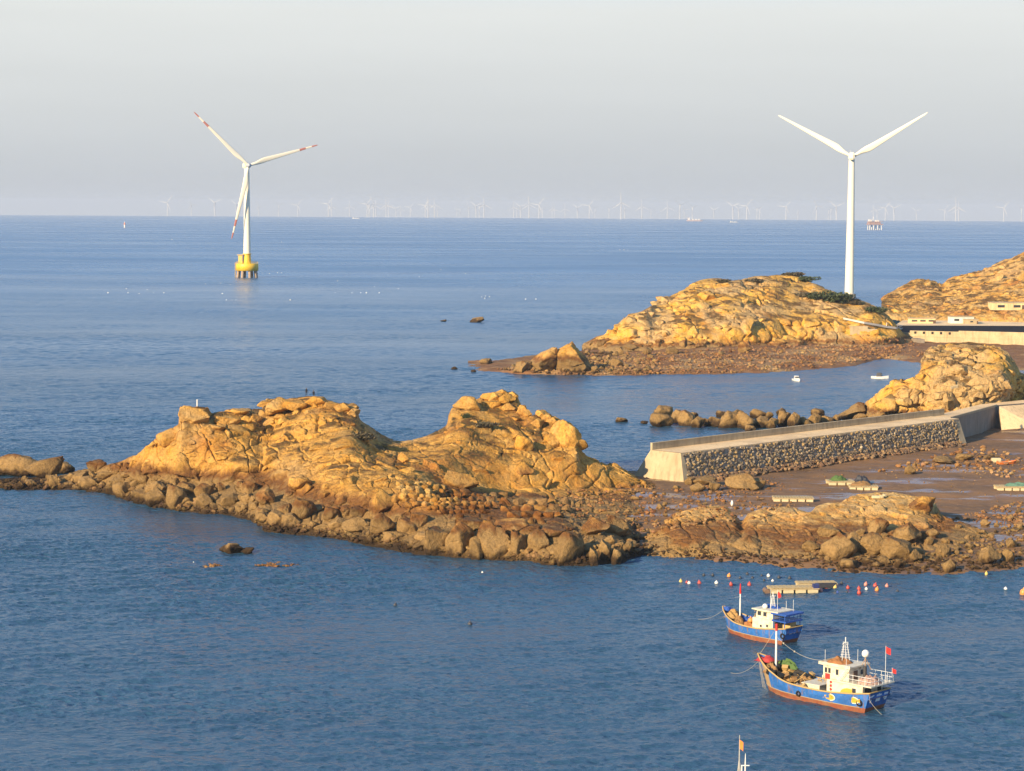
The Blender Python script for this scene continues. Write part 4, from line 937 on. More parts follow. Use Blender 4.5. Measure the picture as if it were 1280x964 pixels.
# ------------------------------------------------------------------ bushes
def leaf(name, c1, c2):
    m, t, b = newmat(name); g = t.n('ShaderNodeNewGeometry'); t.l(t.mix(t.mapr(t.noise(g.outputs['Position'], .9, 3), .35, .65), c1, c2), b.inputs['Base Color']); b.inputs['Roughness'].default_value = .7; return m
M_leaf = leaf('dark_leaf', (.035, .05, .012), (.07, .08, .02)); M_dry = leaf('dry_scrub', (.11, .075, .03), (.075, .06, .022))
def bush(x, y, w, h, label, mat):
    g = hit(x, y)
    if not g: return
    k = 1/ppm(g[0].y); W_, H_ = w*k, h*k; v = []; f = []
    cl = [(random.uniform(-.36, .36), random.uniform(-.3, .3), random.uniform(.15, .55), random.uniform(.2, .42)) for _ in range(9)]
    for _ in range(900):
        c = random.choice(cl); d = Vector((random.gauss(0, 1), random.gauss(0, 1), random.gauss(0, 1))).normalized()*c[3]*random.uniform(.6, 1.05)
        p = Vector(((c[0]+d.x)*W_, (c[1]+d.y)*W_*.8, max(.02, c[2]+d.z*.9)*H_)); s = W_*random.uniform(.02, .05)
        a = Vector((random.gauss(0, 1), random.gauss(0, 1), random.gauss(0, 1))).normalized(); e = a.orthogonal().normalized(); n = len(v)
        v += [p-a*s-e*s*.6, p+a*s-e*s*.6, p+a*s+e*s*.6, p-a*s+e*s*.6]; f.append([n, n+1, n+2, n+3])
    mb = MB(); mb.add(v, f)
    r = empty('bush', g[0], 0, label, 'bush'); mb.build('foliage', mat, r)
    mb = MB()
    for c in cl[:5]: mb.tube([(0, 0, -.2), (c[0]*W_*.5, c[1]*W_*.4, c[2]*H_*.5), (c[0]*W_, c[1]*W_*.8, c[2]*H_)], [W_*.02, W_*.014, W_*.006], 5)
    mb.build('stem', paint('stem_brown', (.09, .06, .035), .9), r)
bush(1026, 374, 28, 13, 'dark green bush left of the white turbine tower on the hilltop', M_leaf)
bush(1046, 378, 36, 18, 'largest dark green bush beside the white turbine tower', M_leaf)
bush(1066, 381, 20, 10, 'dull scrub bush just right of the white turbine foot', M_dry)
bush(1093, 390, 24, 10, 'dark bush on the right slope of the north headland', M_leaf)
bush(990, 345, 24, 6, 'low brown scrub on the crest of the north headland', M_dry)
for q_ in ((905, 353, 16, 5, 'leftmost small scrub tuft on the crest of the north headland'), (945, 352, 20, 5, 'small scrub tuft midway along the crest of the north headland'), (1010, 352, 26, 8, 'brown scrub right of the north headland summit'), (1012, 372, 30, 7, 'dry scrub band below the north headland summit')): bush(*q_, M_dry if q_[0] != 1010 else M_leaf)
bush(583, 523, 13, 9, 'small dark bush clinging below the right summit', M_leaf)
bush(452, 549, 30, 11, 'low dry scrub on the saddle of the long headland', M_dry)
bush(610, 533, 30, 7, 'dry scrub patch on the face of the right summit', M_dry)
# ------------------------------------------------------------------ wind turbines
M_tw = paint('turbine_white', (.79, .71, .53), .4, var=.06, scale=.05, dirtamt=.12, dirt=(.6, .55, .45)); M_tr = paint('blade_red', (.50, .17, .12), .45, var=.1, scale=.2)
M_ye = paint('marine_yellow', (.80, .50, .02), .5, var=.25, scale=.25, dirt=(.45, .22, .02)); M_pile = paint('pile_concrete', (.42, .30, .2), .8, scale=.3)
M_gr = paint('hub_grey', (.42, .44, .47), .5, var=.1, scale=.2)
M_tg = paint('turbine_hazed_grey', (.50, .49, .47), .6, var=.05, scale=.05, dirtamt=.05)  # grey instead of white: part of the haze fading is painted in
def blade_mb(L, root, ch, bands=False, tip_c=.35, n=26):
    """blade along +Z, chord along X, thin in Y"""
    mb = MB(); rows = []
    for i in range(n):
        t_ = i/(n-1); r = L*t_
        c = root*2*(1-sstep(.03, .2, t_))+sstep(.03, .2, t_)*(ch*(1-.78*((t_-.2)/.8 if t_ > .2 else 0)**.9)); c = max(c, tip_c)
        th = root*2*(1-sstep(.02, .22, t_))+sstep(.02, .22, t_)*c*.2
        if i == n-1: c *= .35; th *= .4
        tw = R(14)*(1-t_)**2; off = c*.18*sstep(.05, .25, t_)
        rows.append([(math.cos(a)*c/2*math.cos(tw)-math.sin(a)*th/2*math.sin(tw)+off, math.cos(a)*c/2*math.sin(tw)+math.sin(a)*th/2*math.cos(tw)-(.012*L*t_*t_), r) for a in [2*math.pi*k/12 for k in range(12)]])
    for i in range(n-1):
        t_ = (i+.5)/(n-1); red = bands and (t_ > .91 or .72 < t_ < .81)
        mb.add(rows[i]+rows[i+1], [[k, (k+1) % 12, 12+(k+1) % 12, 12+k] for k in range(12)], 1 if red else 0, True)
    mb.add(rows[-1], [list(range(12))], 1 if bands else 0); return mb
def turbine(name, base, H, L, yaw, phase, label, r0, r1, ch, bands, cat, foundation=None, group=None, far=False, tz=0.0):
    """yaw: direction of the rotor axis (unit dir from tower to hub)"""
    root = empty(name, base, 0, label, cat, group)
    zs = [tz, tz+(H-tz)*.33, tz+(H-tz)*.66, H-1.2]
    mt = M_tg if far else M_tw
    mb = MB(); mb.tube([(0, 0, z) for z in zs], [r0+(r1-r0)*(z-tz)/(H-tz) for z in zs], 10 if far else 32)
    if not far:
        for z in zs[1:3]: mb.tube([(0, 0, z-.1), (0, 0, z+.1)], r0+(r1-r0)*(z-tz)/(H-tz)+.04, 32)
    mb.build('tower', mt, root)
    if foundation: foundation(root)
    na = bpy.data.objects.new('nacelle', None)
    k = L/60
    mb = MB(); mb.box((-1.5*k, 0, .6*k), (9.5*k, 4.2*k, 4.4*k), bev=0 if far else .7*k)
    if not far: mb.box((-4.2*k, 0, 3.1*k), (1.6*k, 2.6*k, .9*k)).tube([(-5*k, .8*k, 2.8*k), (-5*k, .8*k, 5*k)], .08, 5)
    n = mb.build('nacelle', mt, root); n.location = (0, 0, H); n.rotation_euler = (0, 0, yaw)
    hb = MB(); hb.tube([(3.3*k, 0, .6*k), (4.2*k, 0, .6*k), (6.6*k, 0, .6*k), (7.8*k, 0, .6*k), (8.3*k, 0, .6*k)], [1.9*k, 2.1*k, 1.9*k, 1.1*k, .25*k], 8 if far else 20)
    h = hb.build('hub', mt if far else M_gr, root); h.location = (0, 0, H); h.rotation_euler = (0, 0, yaw)
    me = blade_mb(L-1.6*k, 1.15*k, ch, bands, n=8 if far else 34, tip_c=.35*(3.2 if far else 1)).build('blade', [M_tw, M_tr] if bands else [mt], root)
    Hb = Matrix.Translation((0, 0, H)) @ Matrix.Rotation(yaw, 4, 'Z') @ Matrix.Translation((5.4*k, 0, .6*k))
    for j in range(3):
        o = me if j == 0 else me.copy()
        if j: C.objects.link(o)
        # rotor plane is local YZ: turn about the X axis
        o.matrix_local = Hb @ Matrix.Rotation(phase+j*2*math.pi/3, 4, 'X') @ Matrix.Rotation(-math.pi/2, 4, 'Z') @ Matrix.Translation((0, 0, 1.5*k))
    return root
def offshore_base(root):
    mb = MB()
    for j in range(8):
        a = 2*math.pi*(j+.5)/8; mb2 = MB().tube([(8.6*math.cos(a), 8.6*math.sin(a), -4), (7.4*math.cos(a), 7.4*math.sin(a), 6)], 1.15, 14); mb2.build('pile', M_pile, root)
    MB().tube([(0, 0, 5.6), (0, 0, 5.61), (0, 0, 11.3), (0, 0, 11.6)], [8.8, 9.3, 9.3, 9.0], 40).build('pile_cap', M_ye, root)
    MB().tube([(0, 0, 11.6), (0, 0, 19.8)], [3.4, 2.9], 28).tube([(0, 0, 19.2), (0, 0, 19.8)], 3.6, 28).build('transition_piece', M_ye, root)
    MB().box((-5.2, -2, 15), (3.4, 3.4, 6.8)).box((-5.4, -2, 18.7), (5.2, 4.6, .5)).build('equipment_cabin', paint('cabin_yellow', (.72, .48, .12), .6, scale=.4), root)
    mb = MB()
    for j in range(26):
        a = 2*math.pi*j/26; x, y = 8.9*math.cos(a), 8.9*math.sin(a); mb.tube([(x, y, 11.5), (x, y, 13)], .09, 5)
    for z in (12.3, 13): mb.tube([(8.9*math.cos(2*math.pi*j/40), 8.9*math.sin(2*math.pi*j/40), z) for j in range(41)], .08, 5, caps=False)
    mb.build('railing', M_ye, root)
    mb = MB()
    for s in (-.5, .5): mb.tube([(-9.6, s-2, -1), (-9.6, s-2, 12.5)], .18, 6)
    for j in range(16): mb.tube([(-9.6, -2.5, j*.8), (-9.6, -1.5, j*.8)], .08, 5)
    mb.build('boat_ladder', M_ye, root)
b0 = atz(309, 346.5, 0); b0 = Vector((b0.x, b0.y, -b0.y**2/2/RE)); Hh = (aty(310, 208, b0.y).z-b0.z)
turbine('wind_turbine', b0, Hh, 62.5, R(-90+22), R(-14.5+90-180-90+1), 'white turbine with red banded blade tips on a yellow sea platform', 3.0, 2.1, 4.3, True, 'wind turbine', offshore_base, tz=19.8)
gb = aty(1061.5, 371, 1450); gb.z = -.2; Hh2 = aty(1063, 197, 1450).z-gb.z
def land_base(root): MB().tube([(0, 0, -6), (0, 0, 2.6)], 4.4, 24).build('footing', M_grey, root)
turbine('wind_turbine', gb, Hh2, 57.1, R(78), R(59), 'plain white turbine standing behind the north headland on the right', 3.1, 2.0, 4.5, False, 'wind turbine', land_base, tz=2.4)
# ------------------------------------------------------------------ the far wind farm on the horizon
FARX = [(209.7, 1.0), (239.6, .8), (268.9, 1.0), (296, .85), (323.6, .7), (348.4, .8), (372.4, .82), (410.5, .95), (414.6, .7), (437, .75), (459, .95), (461.5, .85), (467, 1.0), (469.5, .8), (482.7, .9), (485.7, .85), (495, .6), (501, .55), (513, .7), (531.6, .88), (535, .98), (543, .92), (547, .6), (571, .5), (575, .55), (586, .75), (595, .85), (599, .8), (604.8, .97), (642, .75), (646, .65), (650.7, .8), (661, 1.0), (673.5, 1.0), (678, .7), (690, .65), (693, .6), (706, .65), (721.6, .75), (736.4, .95), (743.4, .65), (761, .7), (776, 1.25), (780.6, .7), (802, .9), (813.5, .6), (833.8, .85), (849.5, 1.05), (855, .65), (865, .85), (892, .65), (915.8, .97), (923, .75), (933, 1.0), (945.8, .75), (949, .65), (982, .95), (997, .6), (1020, 1.0), (1035, .65), (1038, .75), (1045, 1.0), (1091, .7), (1096, .65), (1106, .9), (1117, .9), (1145, .65), (1180, .75), (1194, 1.1), (1197.5, .9), (1254, 1.0), (1276, .9)]
proto = []
for j in range(5):
    proto.append(turbine('far_wind_turbine', (0, 0, 0), 95, 66, R((-90, -72, -118, -60, -100)[j]), R(17*j+(3, 8, 20, 1, 14)[j]), None, 3.4, 2.6, 5.2, False, 'wind turbine', far=True))
KM = kidmap(); used = set(); FT = []
for i, (x, s) in enumerate(FARX):
    Y = 20500/s**.5; hz = pix((0, 24000, -24000**2/2/RE))
    p = aty(x, 300, Y); z = -(Y*Y+p.x**2)/2/RE
    j = (i*7+int(x)) % 5
    if j in used: o = copy_tree(proto[j], KM)
    else: o = proto[j]; used.add(j)
    o.location = (p.x, Y, z-2); o.scale = (1.38*s**.35,)*3
    FT.append((x, o))
for x, o in FT:
    left = x < 309; mid = 309 < x < 640; rest = 640 <= x < 1061
    if left: k = sum(1 for q, _ in FT if x < q < 309); lb = f'{ordn(k)} faint far turbine left of the yellow based turbine'
    elif mid: k = sum(1 for q, _ in FT if 309 < q < x); lb = f'{ordn(k)} faint far turbine right of the yellow based turbine'
    elif rest: k = sum(1 for q, _ in FT if x < q < 1061); lb = f'{ordn(k)} faint far turbine left of the white hilltop turbine'
    else: k = sum(1 for q, _ in FT if 1061 < q < x); lb = f'{ordn(k)} faint far turbine right of the white hilltop turbine'
    tag(o, lb, 'wind turbine', 'far wind turbines on the horizon')
# far platform, ships, beacon
def curved(x, Y): p = aty(x, 300, Y); return Vector((p.x, Y, -(Y*Y+p.x**2)/2/RE))
M_red = paint('platform_red', (.36, .22, .18), .6, scale=.1); M_pw = paint('platform_white', (.7, .66, .6), .6, scale=.1)
r = empty('offshore_platform', curved(1093, 7100), .2, 'red decked offshore platform on legs right of the hilltop turbine', 'platform')
for x in (-20, -7, 7, 20):
    for y in (-9, 9): MB().tube([(x, y, -8), (x, y, 17)], 1.5, 8).build('leg', M_pw, r)
MB().box((0, 0, 18.5), (50, 26, 3)).box((-3, 0, 23), (38, 22, 6)).box((0, 0, 27), (46, 25, 1.6)).build('deck', M_red, r)
MB().box((-16, 0, 31), (9, 14, 6)).box((6, -4, 30), (12, 10, 4.5)).build('deck_house', M_pw, r); MB().tube([(-5, 0, 27), (-5, 0, 44)], .8, 6).build('mast', M_pw, r)
def ship(x, Y, L, hull, house, label):
    r = empty('cargo_ship', curved(x, Y), .1, label, 'ship'); mb = MB()
    st = [(-.5, .8, 0), (-.46, 1, 0), (.3, 1, 0), (.42, .7, .1), (.5, .05, .25)]; B = L*.08; Hh = L*.07; v = []
    for s, b_, up in st: v += [(s*L, -B*b_*.8, -2), (s*L, -B*b_, Hh*(1+up)), (s*L, B*b_, Hh*(1+up)), (s*L, B*b_*.8, -2)]
    f = [[i*4+k, i*4+k+1, i*4+5+k, i*4+4+k] for i in range(4) for k in range(3)]+[[0, 3, 2, 1]]; mb.add(v, f); mb.build('hull', hull, r)
    MB().box((-L*.36, 0, Hh+L*.06), (L*.12, B*1.6, L*.12)).box((-L*.36, 0, Hh+L*.135), (L*.08, B*2, L*.03)).build('bridge', house, r)
    MB().tube([(-L*.42, 0, Hh), (-L*.42, 0, Hh+L*.17)], L*.015, 8).build('funnel', hull, r)
    mb = MB()
    for k in (-.12, .08, .26): mb.tube([(L*k, 0, Hh), (L*k, 0, Hh+L*.12)], L*.008, 6).box((L*k, 0, Hh+L*.03), (L*.14, B*1.5, L*.05))
    mb.build('deck_crane', house, r)
ship(445, 15000, 52, M_pw, M_pw, 'pale distant ship among the far turbines right of the yellow based one')
ship(868, 14000, 105, paint('ship_pink', (.48, .34, .30), .6), M_pw, 'long low pinkish ship on the horizon left of the hilltop turbine')
ship(917, 11800, 48, paint('ship_grey', (.32, .36, .4), .6), M_pw, 'small grey ship on the horizon just left of the hilltop turbine')
r = empty('sea_beacon', curved(156, 6150), 0, 'slim red and white beacon standing in the far sea at left', 'beacon')
MB().tube([(0, 0, -4), (0, 0, 9)], 2.2, 10).build('pillar', M_pw, r); MB().tube([(0, 0, 9), (0, 0, 15)], [2.4, 2.0], 10).build('tower', paint('beacon_red', (.6, .2, .12), .5), r); MB().tube([(0, 0, 15), (0, 0, 18)], [1.4, .6], 8).build('lantern', M_pw, r)
# ------------------------------------------------------------------ floats
FM = {c: paint('float_'+c, v, .45, var=.15, scale=2) for c, v in {'red': (.48, .07, .045), 'pink': (.60, .24, .17), 'white': (.78, .74, .64), 'yellow': (.66, .46, .12), 'orange': (.70, .27, .06), 'dark': (.05, .05, .055), 'blue': (.04, .08, .3)}.items()}
def float_me(c, kind):
    mb = MB()
    if kind == 'tall': mb.tube([(0, 0, -.4), (0, 0, -.2), (0, 0, .25), (0, 0, .5), (0, 0, .62), (0, 0, .8)], [.16, .36, .40, .3, .12, .1], 14)
    else: mb.ball((0, 0, .12), .4, 0, 2).tube([(0, 0, .45), (0, 0, .62)], [.12, .1], 8)
    me = mb.build('fishing_float', FM[c]); m_ = me.data; bpy.data.objects.remove(me); return m_
FME = {}
FLO = [(851, 728, 'yellow', 1), (858.6, 729, 'red', .8), (861.6, 729.7, 'white', 1), (874.5, 730, 'red', 1.1), (895.6, 729.5, 'white', 1.1), (911, 721, 'orange', 1.1), (914, 731.5, 'red', 1), (879.7, 719.5, 'dark', .9), (891, 719.5, 'dark', .9), (925, 723, 'dark', .9), (934, 718, 'dark', .9), (940.6, 723.5, 'dark', 1), (952, 720, 'dark', .7), (960.7, 720.5, 'white', 1), (973.6, 722.5, 'dark', 1), (987, 723.5, 'dark', 1.1), (936.6, 732, 'red', 1.1), (955, 726, 'dark', .7), (966, 726.8, 'white', .8), (1016, 738.5, 'pink', 1), (1026, 739, 'pink', 1.1), (1033, 735, 'red', 1.1), (1043.5, 735.5, 'yellow', 1.1), (1052, 730, 'dark', 1), (1060, 736, 'red', 1), (1058.5, 741, 'dark', .8), (1047, 741, 'blue', .7), (1073.7, 737, 'red', 1), (1074, 742, 'red', 1.1), (1082, 731.5, 'pink', 1), (1083, 737, 'white', .9), (1093.7, 733.5, 'red', 1.2), (1096, 738, 'orange', 1.1), (1108.5, 733.8, 'pink', 1), (1121.8, 740, 'dark', 1), (494, 757, 'dark', 1.0), (587.5, 781, 'dark', 1.2), (603, 716, 'white', .6), (242, 704, 'white', .6), (1257, 737, 'white', 1.0), (1279, 743, 'orange', 2.0), (1233, 718, 'yellow', .9)]
cnt = {}
FOBJ = []
for x, y, c, s in FLO:
    kind = 'tall' if (c in ('red', 'pink', 'yellow', 'orange') and y < 750) else 'ball'
    if (c, kind) not in FME: FME[(c, kind)] = float_me(c, kind)
    o = bpy.data.objects.new('fishing_float', FME[(c, kind)]); C.objects.link(o); p = atz(x, y, 0); o.location = p; o.scale = (s*.72,)*3; o.rotation_euler = (random.uniform(-.2, .2), random.uniform(-.2, .2), random.random()*6)
    FOBJ.append((x, y, c, o))
single = {494: 'dark float alone on the open water left of the centre', 587.5: 'dark float alone on the open water right of the centre', 603: 'tiny white float off the middle of the near headland shore', 242: 'tiny white float beside the small brown reef', 1257: 'white float near the right edge below the shingle', 1279: 'bright orange float cut by the right edge', 1233: 'yellow float close to the shingle at the right'}
for x, y, c, o in FOBJ:
    if x in single: tag(o, single[x], 'float')
    else:
        L = sorted([q[0] for q in FOBJ if q[2] == c and q[0] not in single]); k = L.index(x)
        tag(o, f'{ordn(k)} {c} float from left in the float field around the raft' if len(L) > 1 else f'only {c} float in the field around the raft', 'float', 'fishing floats around the raft')
SP = [(135, 366), (158, 361), (174, 367), (184, 362), (192, 366), (160, 366), (205, 366), (278, 367), (283, 375), (290, 375), (295, 375), (288, 356), (257, 355), (276, 354), (363, 375), (352, 341), (347, 341), (337, 342), (328, 342), (422, 351), (419, 366), (440, 366), (451, 366), (458, 366), (474, 366), (468, 358), (498, 361), (524, 346), (455, 308), (582, 342), (602, 371), (607, 370), (612, 371), (606, 373), (657, 374), (670, 374), (551, 337), (195, 335), (215, 299), (352, 302), (775, 312), (780, 312), (785, 312), (734, 293)]
m_ = MB().ball((0, 0, .1), .55, 0, 2, (1.5, 1, .8)).build('foam_float', FM['white']); me = m_.data; bpy.data.objects.remove(m_)
for i, (x, y) in enumerate(SP):
    o = bpy.data.objects.new('foam_float', me); C.objects.link(o); p = atz(x, y, 0); o.location = (p.x, p.y, -p.y**2/2/RE+.1); s = random.uniform(.35, .75)*max(1, p.y/1800); o.scale = (s, s, s); o.rotation_euler[2] = random.random()*6
    side = 'left' if x < 309 else 'right'; k = sum(1 for q in SP if ((q[0] < 309) == (x < 309)) and (abs(q[0]-309), q[1]) < (abs(x-309), y))
    tag(o, f'{ordn(k)} white speck float {side} of the yellow platform', 'float', 'white floats on the far water')
# ------------------------------------------------------------------ rafts
M_foam = paint('foam_cream', (.60, .49, .28), .7, scale=1.2); M_plank = paint('raft_plank', (.50, .38, .2), .85, scale=1.5); M_blk = paint('black_tarp', (.035, .035, .04), .6); M_net = paint('net_brown', (.30, .17, .07), .95, scale=4, var=.6); M_ng = paint('net_green', (.10, .16, .05), .95, scale=4, var=.5)
def raft(x, y, w, d, rz, label, nx=4, ny=3, clutter=(), z=None):
    p = hit(x, y)[0] if z is None else atz(x, y, z); r = empty('raft', p, rz, label, 'raft')
    for i in range(nx):
        for yy in (-.5, .5): MB().box((-w/2+w*(i+.5)/nx, yy*(d-.6), .22), (w/nx*.86, .75, .6), bev=.08).build('foam_block', M_foam, r)
    mb = MB()
    for j in range(ny+2): mb.box((0, -d/2+d*j/(ny+1), .60+.0), (w, .22, .14))
    for i in range(nx*3): mb.box((-w/2+w*(i+.5)/(nx*3), 0, .75+random.uniform(0, .02)), (w/(nx*3)*.8, d*random.uniform(.92, 1.02), .08), rz=random.uniform(-.02, .02))
    mb.build('plank_deck', M_plank, r)
    return r, p
def heap(name, p, w, d, h, mat, label, cat, rz=0, seed=1, n=9):
    """a lumpy heap of net or tarpaulin"""
    N = 26; xs = np.linspace(-1, 1, N); gx, gy = np.meshgrid(xs, xs, indexing='ij'); rr = np.sqrt(gx**2+gy**2)
    q = np.stack([gx*1.7+seed, gy*1.7, np.full_like(gx, seed*.7)], -1).reshape(-1, 3)
    z = np.clip(1-rr**2.2, 0, 1)**.6*(.75+.55*fbm(q, 3).reshape(N, N))+.16*perlin(q*3.7).reshape(N, N)*(rr < .95)
    me = mesh_np(name, np.stack([gx*w/2, gy*d/2, np.maximum(z, -.05)*h], -1).reshape(-1, 3), grid_quads(N, N)); o = link(name, me, None, mat); o.location = p; o.rotation_euler[2] = rz; tag(o, label, cat); return o
r, p = raft(991, 739.5, 7.6, 2.6, .12, 'cream foam raft floating among the coloured floats, left of its pair', 4, 3, z=.05)
MB().box((3.3, -1.0, .9), (.9, .8, .8)).build('crate', paint('crate_blue', (.03, .04, .14), .5), r); MB().tube([(-4.3, -1.5, .3), (-4.3, .2, .3)], .4, 12).build('drum', paint('drum_brown', (.2, .12, .07), .7), r)
r, p = raft(1020, 733.5, 6.2, 2.2, .1, 'dark sided wooden raft floating behind the cream foam raft', 3, 3, z=.05)
MB().box((1.2, -1.25, .45), (3.2, .3, .7)).build('side_sheet', M_blk, r)
r, p = raft(1050, 605, 5.6, 3.6, .05, 'cream raft stranded on the mud with green nets aboard', 3, 3); heap('net_pile', p+Vector((-.4, .1, .8)), 3.6, 2.6, 1.1, M_ng, 'green net heap on the stranded cream raft', 'fishing net', .3, 3)
heap('tarpaulin', p+Vector((4.8, 1.4, .05)), 3.6, 3.0, 1.5, M_blk, 'black heap of tyres and tarpaulin beside the stranded cream raft', 'tarpaulin', 0, 5)
r, p = raft(1079, 611.5, 6.0, 3.0, -.08, 'low stranded raft loaded with brown nets on the mud', 4, 2); heap('net_pile', p+Vector((-.5, .1, .8)), 4.6, 2.2, .9, M_net, 'brown net heap on the low stranded raft', 'fishing net', .2, 8)
r, p = raft(991, 626, 8.0, 3.2, -.05, 'long flat raft stranded at the left side of the mud basin', 5, 2)
r, p = raft(1268, 612, 8.0, 3.4, 0, 'stranded raft with green sheeting at the right edge of the mud', 5, 2); heap('net_pile', p+Vector((.5, .2, .8)), 5.0, 2.4, .7, paint('net_teal', (.12, .22, .15), .8), 'pale green sheeting on the right edge raft', 'tarpaulin', 0, 4)
def skiff(x, y, L, rz, hullm, inm, label, cabin=None, z=None):
    p = hit(x, y)[0] if z is None else atz(x, y, z); r = empty('small_boat', p, rz, label, 'boat'); st = [(-.5, .36, .40), (-.3, .42, .38), (0, .44, .40), (.25, .36, .46), (.42, .16, .56), (.5, .02, .64)]; v = []
    for s, b_, h in st: v += [(s*L, -b_*L*.36, -.15), (s*L, -b_*L*.44, h*L*.28), (s*L, b_*L*.44, h*L*.28), (s*L, b_*L*.36, -.15)]
    f = [[i*4+k, i*4+k+1, i*4+5+k, i*4+4+k] for i in range(5) for k in (0, 2)]+[[0, 3, 2, 1]]; MB().add(v, [q for q in f]).add([v[i] for i in (1, 2)]+[v[i*4+k] for i in range(1, 6) for k in (1, 2)], []).build('hull', hullm, r)
    dk = [(s*L, b_*L*.42) for s, b_, h in st]; MB().add([(x_, -y_, .08*L) for x_, y_ in dk]+[(x_, y_, .08*L) for x_, y_ in dk], [[i, i+1, 7+i, 6+i] for i in range(5)]).build('deck', inm, r)
    if cabin: MB().box((-.05*L, 0, .2*L), (.3*L, .26*L, .24*L), taper=.85).build('cabin', cabin, r); MB().box((.02*L, 0, .235*L), (.18*L, .262*L, .07*L)).build('window', paint('window_dark', (.04, .045, .05), .25), r)
    for k in (-.38, .2): MB().box((k*L, 0, .1*L), (.06*L, .3*L, .03*L)).build('thwart', inm, r)
M_wh = paint('boat_white', (.76, .73, .65), .45, scale=1.5)
skiff(996, 476, 5.2, R(-75), M_wh, M_gr, 'small white boat moored in the inlet, left of two', M_wh, z=0)
skiff(1100, 473, 6.0, R(-20), M_wh, M_gr, 'small white boat with a dark canopy at the inlet shore, right of two', M_blk, z=0)
boulder(1137, 593, 14, 11, 'rounded', label='lone rounded rock standing on the open mud basin', rz=0)
skiff(1259, 580, 4.8, R(20), paint('boat_orange', (.62, .16, .03), .5), M_plank, 'orange rowing boat aground on the mud at right')
o = MB().box((0, 0, .5), (2.2, 1.3, 1.0), bev=.15).build('foam_block', M_foam); o.location = hit(1245, 578)[0]; tag(o, 'white foam block on the mud left of the orange rowing boat', 'foam block')
o = MB().ball((0, 0, .45), .3, 0, 2, (.8, .8, 1.5)).tube([(0, 0, .8), (0, 0, 1.0)], [.1, .08], 8).build('plastic_float', FM['white']); g_ = hit(915, 633); o.location = g_[0]; o.scale = (1.2,)*3; tag(o, 'white plastic float standing in the cleft of the low outcrop', 'float')
for k, (x, y) in enumerate(((1095, 623), (1102, 622.5), (1105.5, 621.5))):
    g_ = hit(x, y); o = MB().box((0, 0, .25), ((1.6, .6, .6)[k], .7, .5), bev=.08).build('foam_block', M_foam); o.location = g_[0]; o.rotation_euler[2] = .3*k; tag(o, ('long white foam block', 'middle small foam block', 'right small foam block')[k]+' lying on top of the low outcrop', 'foam block', 'foam blocks on the outcrop')
# ------------------------------------------------------------------ marker post and people on the left summit
g_ = hit(246.5, 508); o = MB().tube([(0, 0, -.3), (0, 0, 1.25)], .13, 8).box((0, 0, 1.3), (.32, .32, .12)).build('marker_post', M_wh); o.location = g_[0] if g_ else aty(246.5, 508, 432); tag(o, 'short white post on the squared summit block of the headland', 'post')
def person(x, y, sit, label):
    g = hit(x, y)
    for k in range(40):
        if g and g[2] != 'sea': break
        y += .4; g = hit(x, y)
    J_ = [(0, 0, .92), (0, 0, 1.12), (0, .0, 1.36), (0, 0, 1.5), (0, -.02, 1.66), (.1, 0, .88), (.12, -.02, .48), (.13, .02, .08), (.13, -.14, .03), (-.1, 0, .88), (-.12, -.02, .48), (-.13, .02, .08), (-.13, -.14, .03), (.19, 0, 1.38), (.25, .03, 1.1), (.26, -.06, .86), (-.19, 0, 1.38), (-.25, .03, 1.1), (-.26, -.06, .86)]
    if sit: J_ = [(a, b, c-.5) for a, b, c in J_]; J_[6] = (.14, -.42, .5); J_[7] = (.14, -.5, .08); J_[8] = (.14, -.64, .04); J_[10] = (-.14, -.42, .5); J_[11] = (-.14, -.5, .08); J_[12] = (-.14, -.64, .04); J_[15] = (.18, -.35, .5); J_[18] = (-.18, -.35, .5)
    E = [(0, 1), (1, 2), (2, 3), (3, 4), (0, 5), (5, 6), (6, 7), (7, 8), (0, 9), (9, 10), (10, 11), (11, 12), (2, 13), (13, 14), (14, 15), (2, 16), (16, 17), (17, 18)]
    RD = [.15, .15, .17, .065, .115, .1, .07, .05, .045, .1, .07, .05, .045, .07, .05, .035, .07, .05, .035]
    me = bpy.data.meshes.new('person'); me.from_pydata(J_, E, []); o = bpy.data.objects.new('person', me); C.objects.link(o)
    sk = o.modifiers.new('skin', 'SKIN'); ss = o.modifiers.new('sub', 'SUBSURF'); ss.levels = 1; ss.render_levels = 1
    for i, q in enumerate(RD): me.skin_vertices[0].data[i].radius = (q, q*.85)
    me.skin_vertices[0].data[0].use_root = True
    bpy.context.view_layer.update(); nm = bpy.data.meshes.new_from_object(o.evaluated_get(bpy.context.evaluated_depsgraph_get())); o.modifiers.clear(); o.data = nm
    nm.materials.clear(); nm.materials.append(paint('cloth_dark', (.03, .032, .045), .8)); nm.materials.append(paint('skin', (.45, .27, .18), .6))
    hz = 1.55-(.5 if sit else 0)
    for p in nm.polygons:
        p.use_smooth = True; c = p.center
        if c.z > hz: p.material_index = 1
    tag(o, label, 'person'); o.location = g[0]; o.rotation_euler[2] = .3
    hd = MB().ball((0, .015, 1.70-(.5 if sit else 0)), .115, 0, 2, (1, 1.1, 1.0)).build('hair', paint('hair', (.02, .018, .016), .7), o)
person(383, 495.5, False, 'person in dark clothes standing on the left summit of the headland')
person(392, 495.5, True, 'person in dark clothes sitting beside the standing one on the summit')
